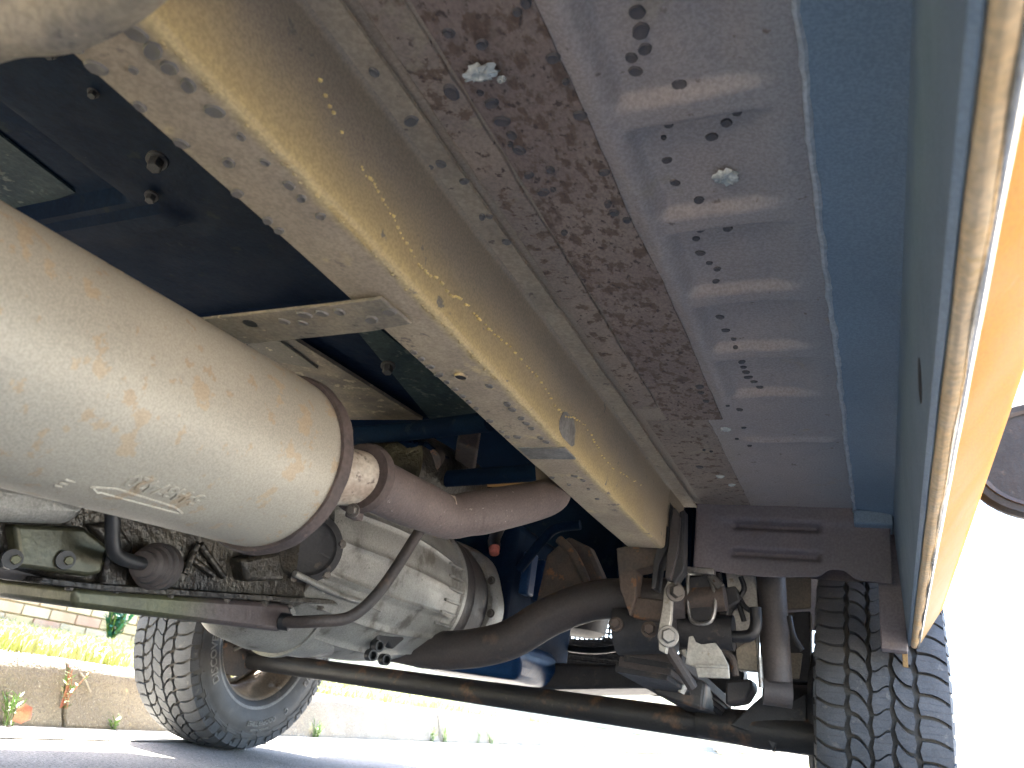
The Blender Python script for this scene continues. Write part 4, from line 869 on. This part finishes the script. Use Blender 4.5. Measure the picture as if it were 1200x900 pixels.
# text and inner furniture of the far wheel; angle 0 = +Y, rising to +Z
for txt, size, rad, ang in (('COOPERTIRES', .020, .262, math.radians(280)), ('DISCOVERER', .034, .245, math.radians(197)), ('C', .024, .262, math.radians(305)), ('A/T3', .03, .25, math.radians(335)), ('M+S  RADIAL TUBELESS', .008, .285, math.radians(279))):
    u = float(np.interp(rad + size * .35, [.206, .222, .25, .268, .285, .3], [.108, .116, .1235, .1255, .125, .1245])) + .0004
    obj('sidewall_letters', sidewall_text(txt, size, rad, ang, u), wl)
b = MB(); b.lathe((0, 0, 0), (1, 0, 0), [(.1230, .305), (.1262, .303), (.1262, .299), (.1235, .297)], 128, False); part('sidewall_ring', b, M_WALL, wl)
b = MB(); b.lathe((0, 0, 0), (1, 0, 0), [(.1125, .219), (.1150, .219), (.1175, .224), (.118, .228)], 128, False); part('sidewall_ring', b, M_LETT, wl)
for k in range(26):      # jagged wedges round the shoulder
    a = 6.2832 * k / 26; b = MB(); pts = [(a, .292), (a + .16, .302), (a + .20, .310), (a + .02, .3105)]
    b.prism([(.1225, r_ * math.cos(t_), r_ * math.sin(t_)) for t_, r_ in pts], (.0035, 0, 0)); part('shoulder_wedge', b, M_WALL, wl, .0005)
b = MB(); b.lathe((0, 0, 0), (1, 0, 0), [(-.04, .05), (-.04, .14), (-.028, .14), (-.028, .08), (-.01, .08), (-.01, .14), (.002, .14), (.002, .06), (.05, .055), (.05, .03)], 64); part('brake_disc', b, M_RUSTB, wl)
for k in range(40):
    a = 6.2832 * k / 40; b = MB(); b.box((-.019, .11 * math.cos(a), .11 * math.sin(a)), (.018, .06, .004), Matrix.Rotation(a, 3, 'X')); part('disc_vane', b, M_RUSTB, wl)
b = MB(); b.prism([(-.05, -.16, .03), (-.05, -.08, .10), (-.05, -.05, .02), (-.05, -.12, -.05)], (.10, 0, 0)); part('brake_caliper', b, M_BLKP, wl, .006)
b = MB(); b.tube(spl([(.13, -.03, .03), (.10, -.05, -.02), (.03, -.06, -.06)], 5), .006, 8); part('brake_hose', b, M_ZINC, wl)
b = MB(); b.prism([(.02, -.10, -.03), (.02, .12, -.09), (.02, .14, -.05), (.02, .05, .06), (.02, -.08, .06)], (.06, 0, 0)); part('knuckle', b, M_RUSTB, wl, .008)

# ---- body above: only what shades the underside and shows at the edges
YR = -1.4  # unseen tail kept short and roof low so sunlit ground brightens the underside
def side_outline():
    L = [(YR, .64), (1.76, .64)]
    L += [(2.235 + .49 * math.cos(a), .37 + .49 * math.sin(a)) for a in lin(math.radians(150), math.radians(18), 16)]
    L += [(2.9, .50), (3.12, .55), (3.15, .98), (3.05, 1.14), (1.95, 1.22), (YR, 1.22)]
    return L
for X, nm in ((.108, 'right'), (-2.215, 'left')):
    g = MB(); g.prism([(X, y, z) for y, z in side_outline()], (.02, 0, 0)); part('body_side', g, M_GOLD, V, .006)
    for y0, y1, yt0, yt1 in ((.62, 1.80, .72, 1.32), (-1.30, .55, -1.25, .62)):
        g = MB(); g.prism([(X + .004, y0, 1.24), (X + .004, y1, 1.24), (X + (-.1 if X > 0 else .1), yt1, 1.70), (X + (-.1 if X > 0 else .1), yt0, 1.70)], (.008, 0, 0)); part('side_window', g, M_GLASS, V)
    s = -1 if X > 0 else 1
    g = MB(); g.prism([(X, YR, 1.22), (X + .02, YR, 1.22), (X + .02, 1.95, 1.22), (X, 1.95, 1.22)], (0, 0, .025)); part('waist_rail', g, M_GOLD, V)
    for y0, y1 in ((1.9, 1.36), (.585, .66), (-1.35, -1.3)):
        g = MB(); g.prism([(X + .012, y0 - .04, 1.22), (X + .012, y0 + .04, 1.22), (X + .012 + s * .1, y1 + .03, 1.73), (X + .012 + s * .1, y1 - .03, 1.73)], (.016 * s, 0, 0)); part('pillar', g, M_GOLD, V)
g = MB(); g.prism([(-2.10, YR, 1.72), (.0, YR, 1.72), (.0, 1.36, 1.72), (-2.10, 1.36, 1.72)], (0, 0, .05)); part('roof', g, M_GOLD, V, .02)
g = MB(); g.prism([(-2.2, 1.92, 1.21), (.10, 1.92, 1.21), (.0, 1.37, 1.72), (-2.1, 1.37, 1.72)], (0, .012, .01)); part('windscreen', g, M_GLASS, V)
g = MB(); g.prism([(-2.21, 1.92, 1.20), (.11, 1.92, 1.20), (.105, 3.08, 1.12), (-2.2, 3.08, 1.12)], (0, 0, .02)); part('bonnet', g, M_GOLD, V, .008)
g = MB(); g.prism([(-2.20, YR, .62), (.11, YR, .62), (.02, YR, 1.72), (-2.1, YR, 1.72)], (0, .02, 0)); part('tailgate', g, M_GOLD, V, .006)
g = MB(); g.prism([(-2.21, 3.09, .80), (.12, 3.09, .80), (.11, 3.05, 1.12), (-2.2, 3.05, 1.12)], (0, .02, 0)); fr = part('front_panel', g, M_GOLD, V, .006)
for x in (-.18, -1.88):
    g = MB(); g.lathe((x, 3.10, .97), (0, 1, 0), [(0, .09), (.02, .09), (.03, .07), (.034, .01)], 32); part('headlight', g, M_LAMP, V)
g = MB(); g.box((-1.03, 3.22, .80), (2.3, .10, .15)); part('bumper', g, M_BLKP, V, .02)
g = MB(); g.grid(lambda x, y: (x, y, .80), [-2.2, -1.74], lin(YR, 1.75, 8)); part('floor_panel', g, M_ARCH, V)
g = MB(); g.grid(lambda x, y: (x, y, .80), [-2.2, .11], lin(YR, YB + .002, 4)); part('floor_panel', g, M_ARCH, V)
g = MB(); g.sweep([(-2.10, .497), (-2.105, .74), (-2.07, .76), (-2.07, .80), (-2.235, .64), (-2.12, .50)], lin(YR, 1.80, 20)); part('rocker_panel', g, M_GOLD, V, angle=40)
g = MB(); g.grid(lambda x, z: (x, 1.75, z), [-2.2, -1.73], [.62, .82]); part('wheel_arch_panel', g, M_ARCH, V)
g = MB(); g.grid(lambda x, z: (x, 1.99, z), [-1.75, -.35], [.90, 1.2]); part('firewall', g, M_NAVY, V)
# left chassis rail, mirror of the right one
g = MB(); g.box((-1.62, .45, .69), (.08, 2.4, .13)); part('chassis_rail', g, M_NAVY, V, .008)
# blurred hanger bracket close to the lens
g = MB(); g.tube(spl([atZ(-80, 60, .575), atZ(0, 30, .58), atZ(70, 22, .585), atZ(130, -8, .59), atZ(190, -60, .59)], 6), .019, 20); part('exhaust_hanger', g, M_XMEM, V, label='tan hanger bracket out of focus near the lens')
# ---- door mirror hanging out beyond the rocker
mc = atY(1228, 545, 1.95)
mi = MB(); n = 28
def mir(i, t, r, a): return r * (1.0 + .12 * math.cos(2 * a))
mi.lathe(mc + Vector((0, -.05, 0)), (.12, 1, .05), [(0, .06), (0, .146), (.012, .155), (.03, .157), (.09, .138), (.13, .09), (.145, .02)], 48, True, mir); mo = part('door_mirror', mi, M_BLKP, V, angle=50, label='dark door mirror housing above the sill')
mi = MB(); mi.lathe(mc + Vector((-.002, -.054, 0)), (.12, 1, .05), [(0, .12), (-.003, .1285), (.001, .1300), (.003, .1300)], 48, False, mir); part('mirror_bezel', mi, M_BRN, mo)
mi = MB(); mi.box(((.118 + mc.x) / 2, mc.y + .02, mc.z + .12), (mc.x - .118, .04, .05)); part('mirror_arm', mi, M_BLKP, mo, .01)
for o in list(COL.objects):
    if '_inv' in o: del o['_inv']
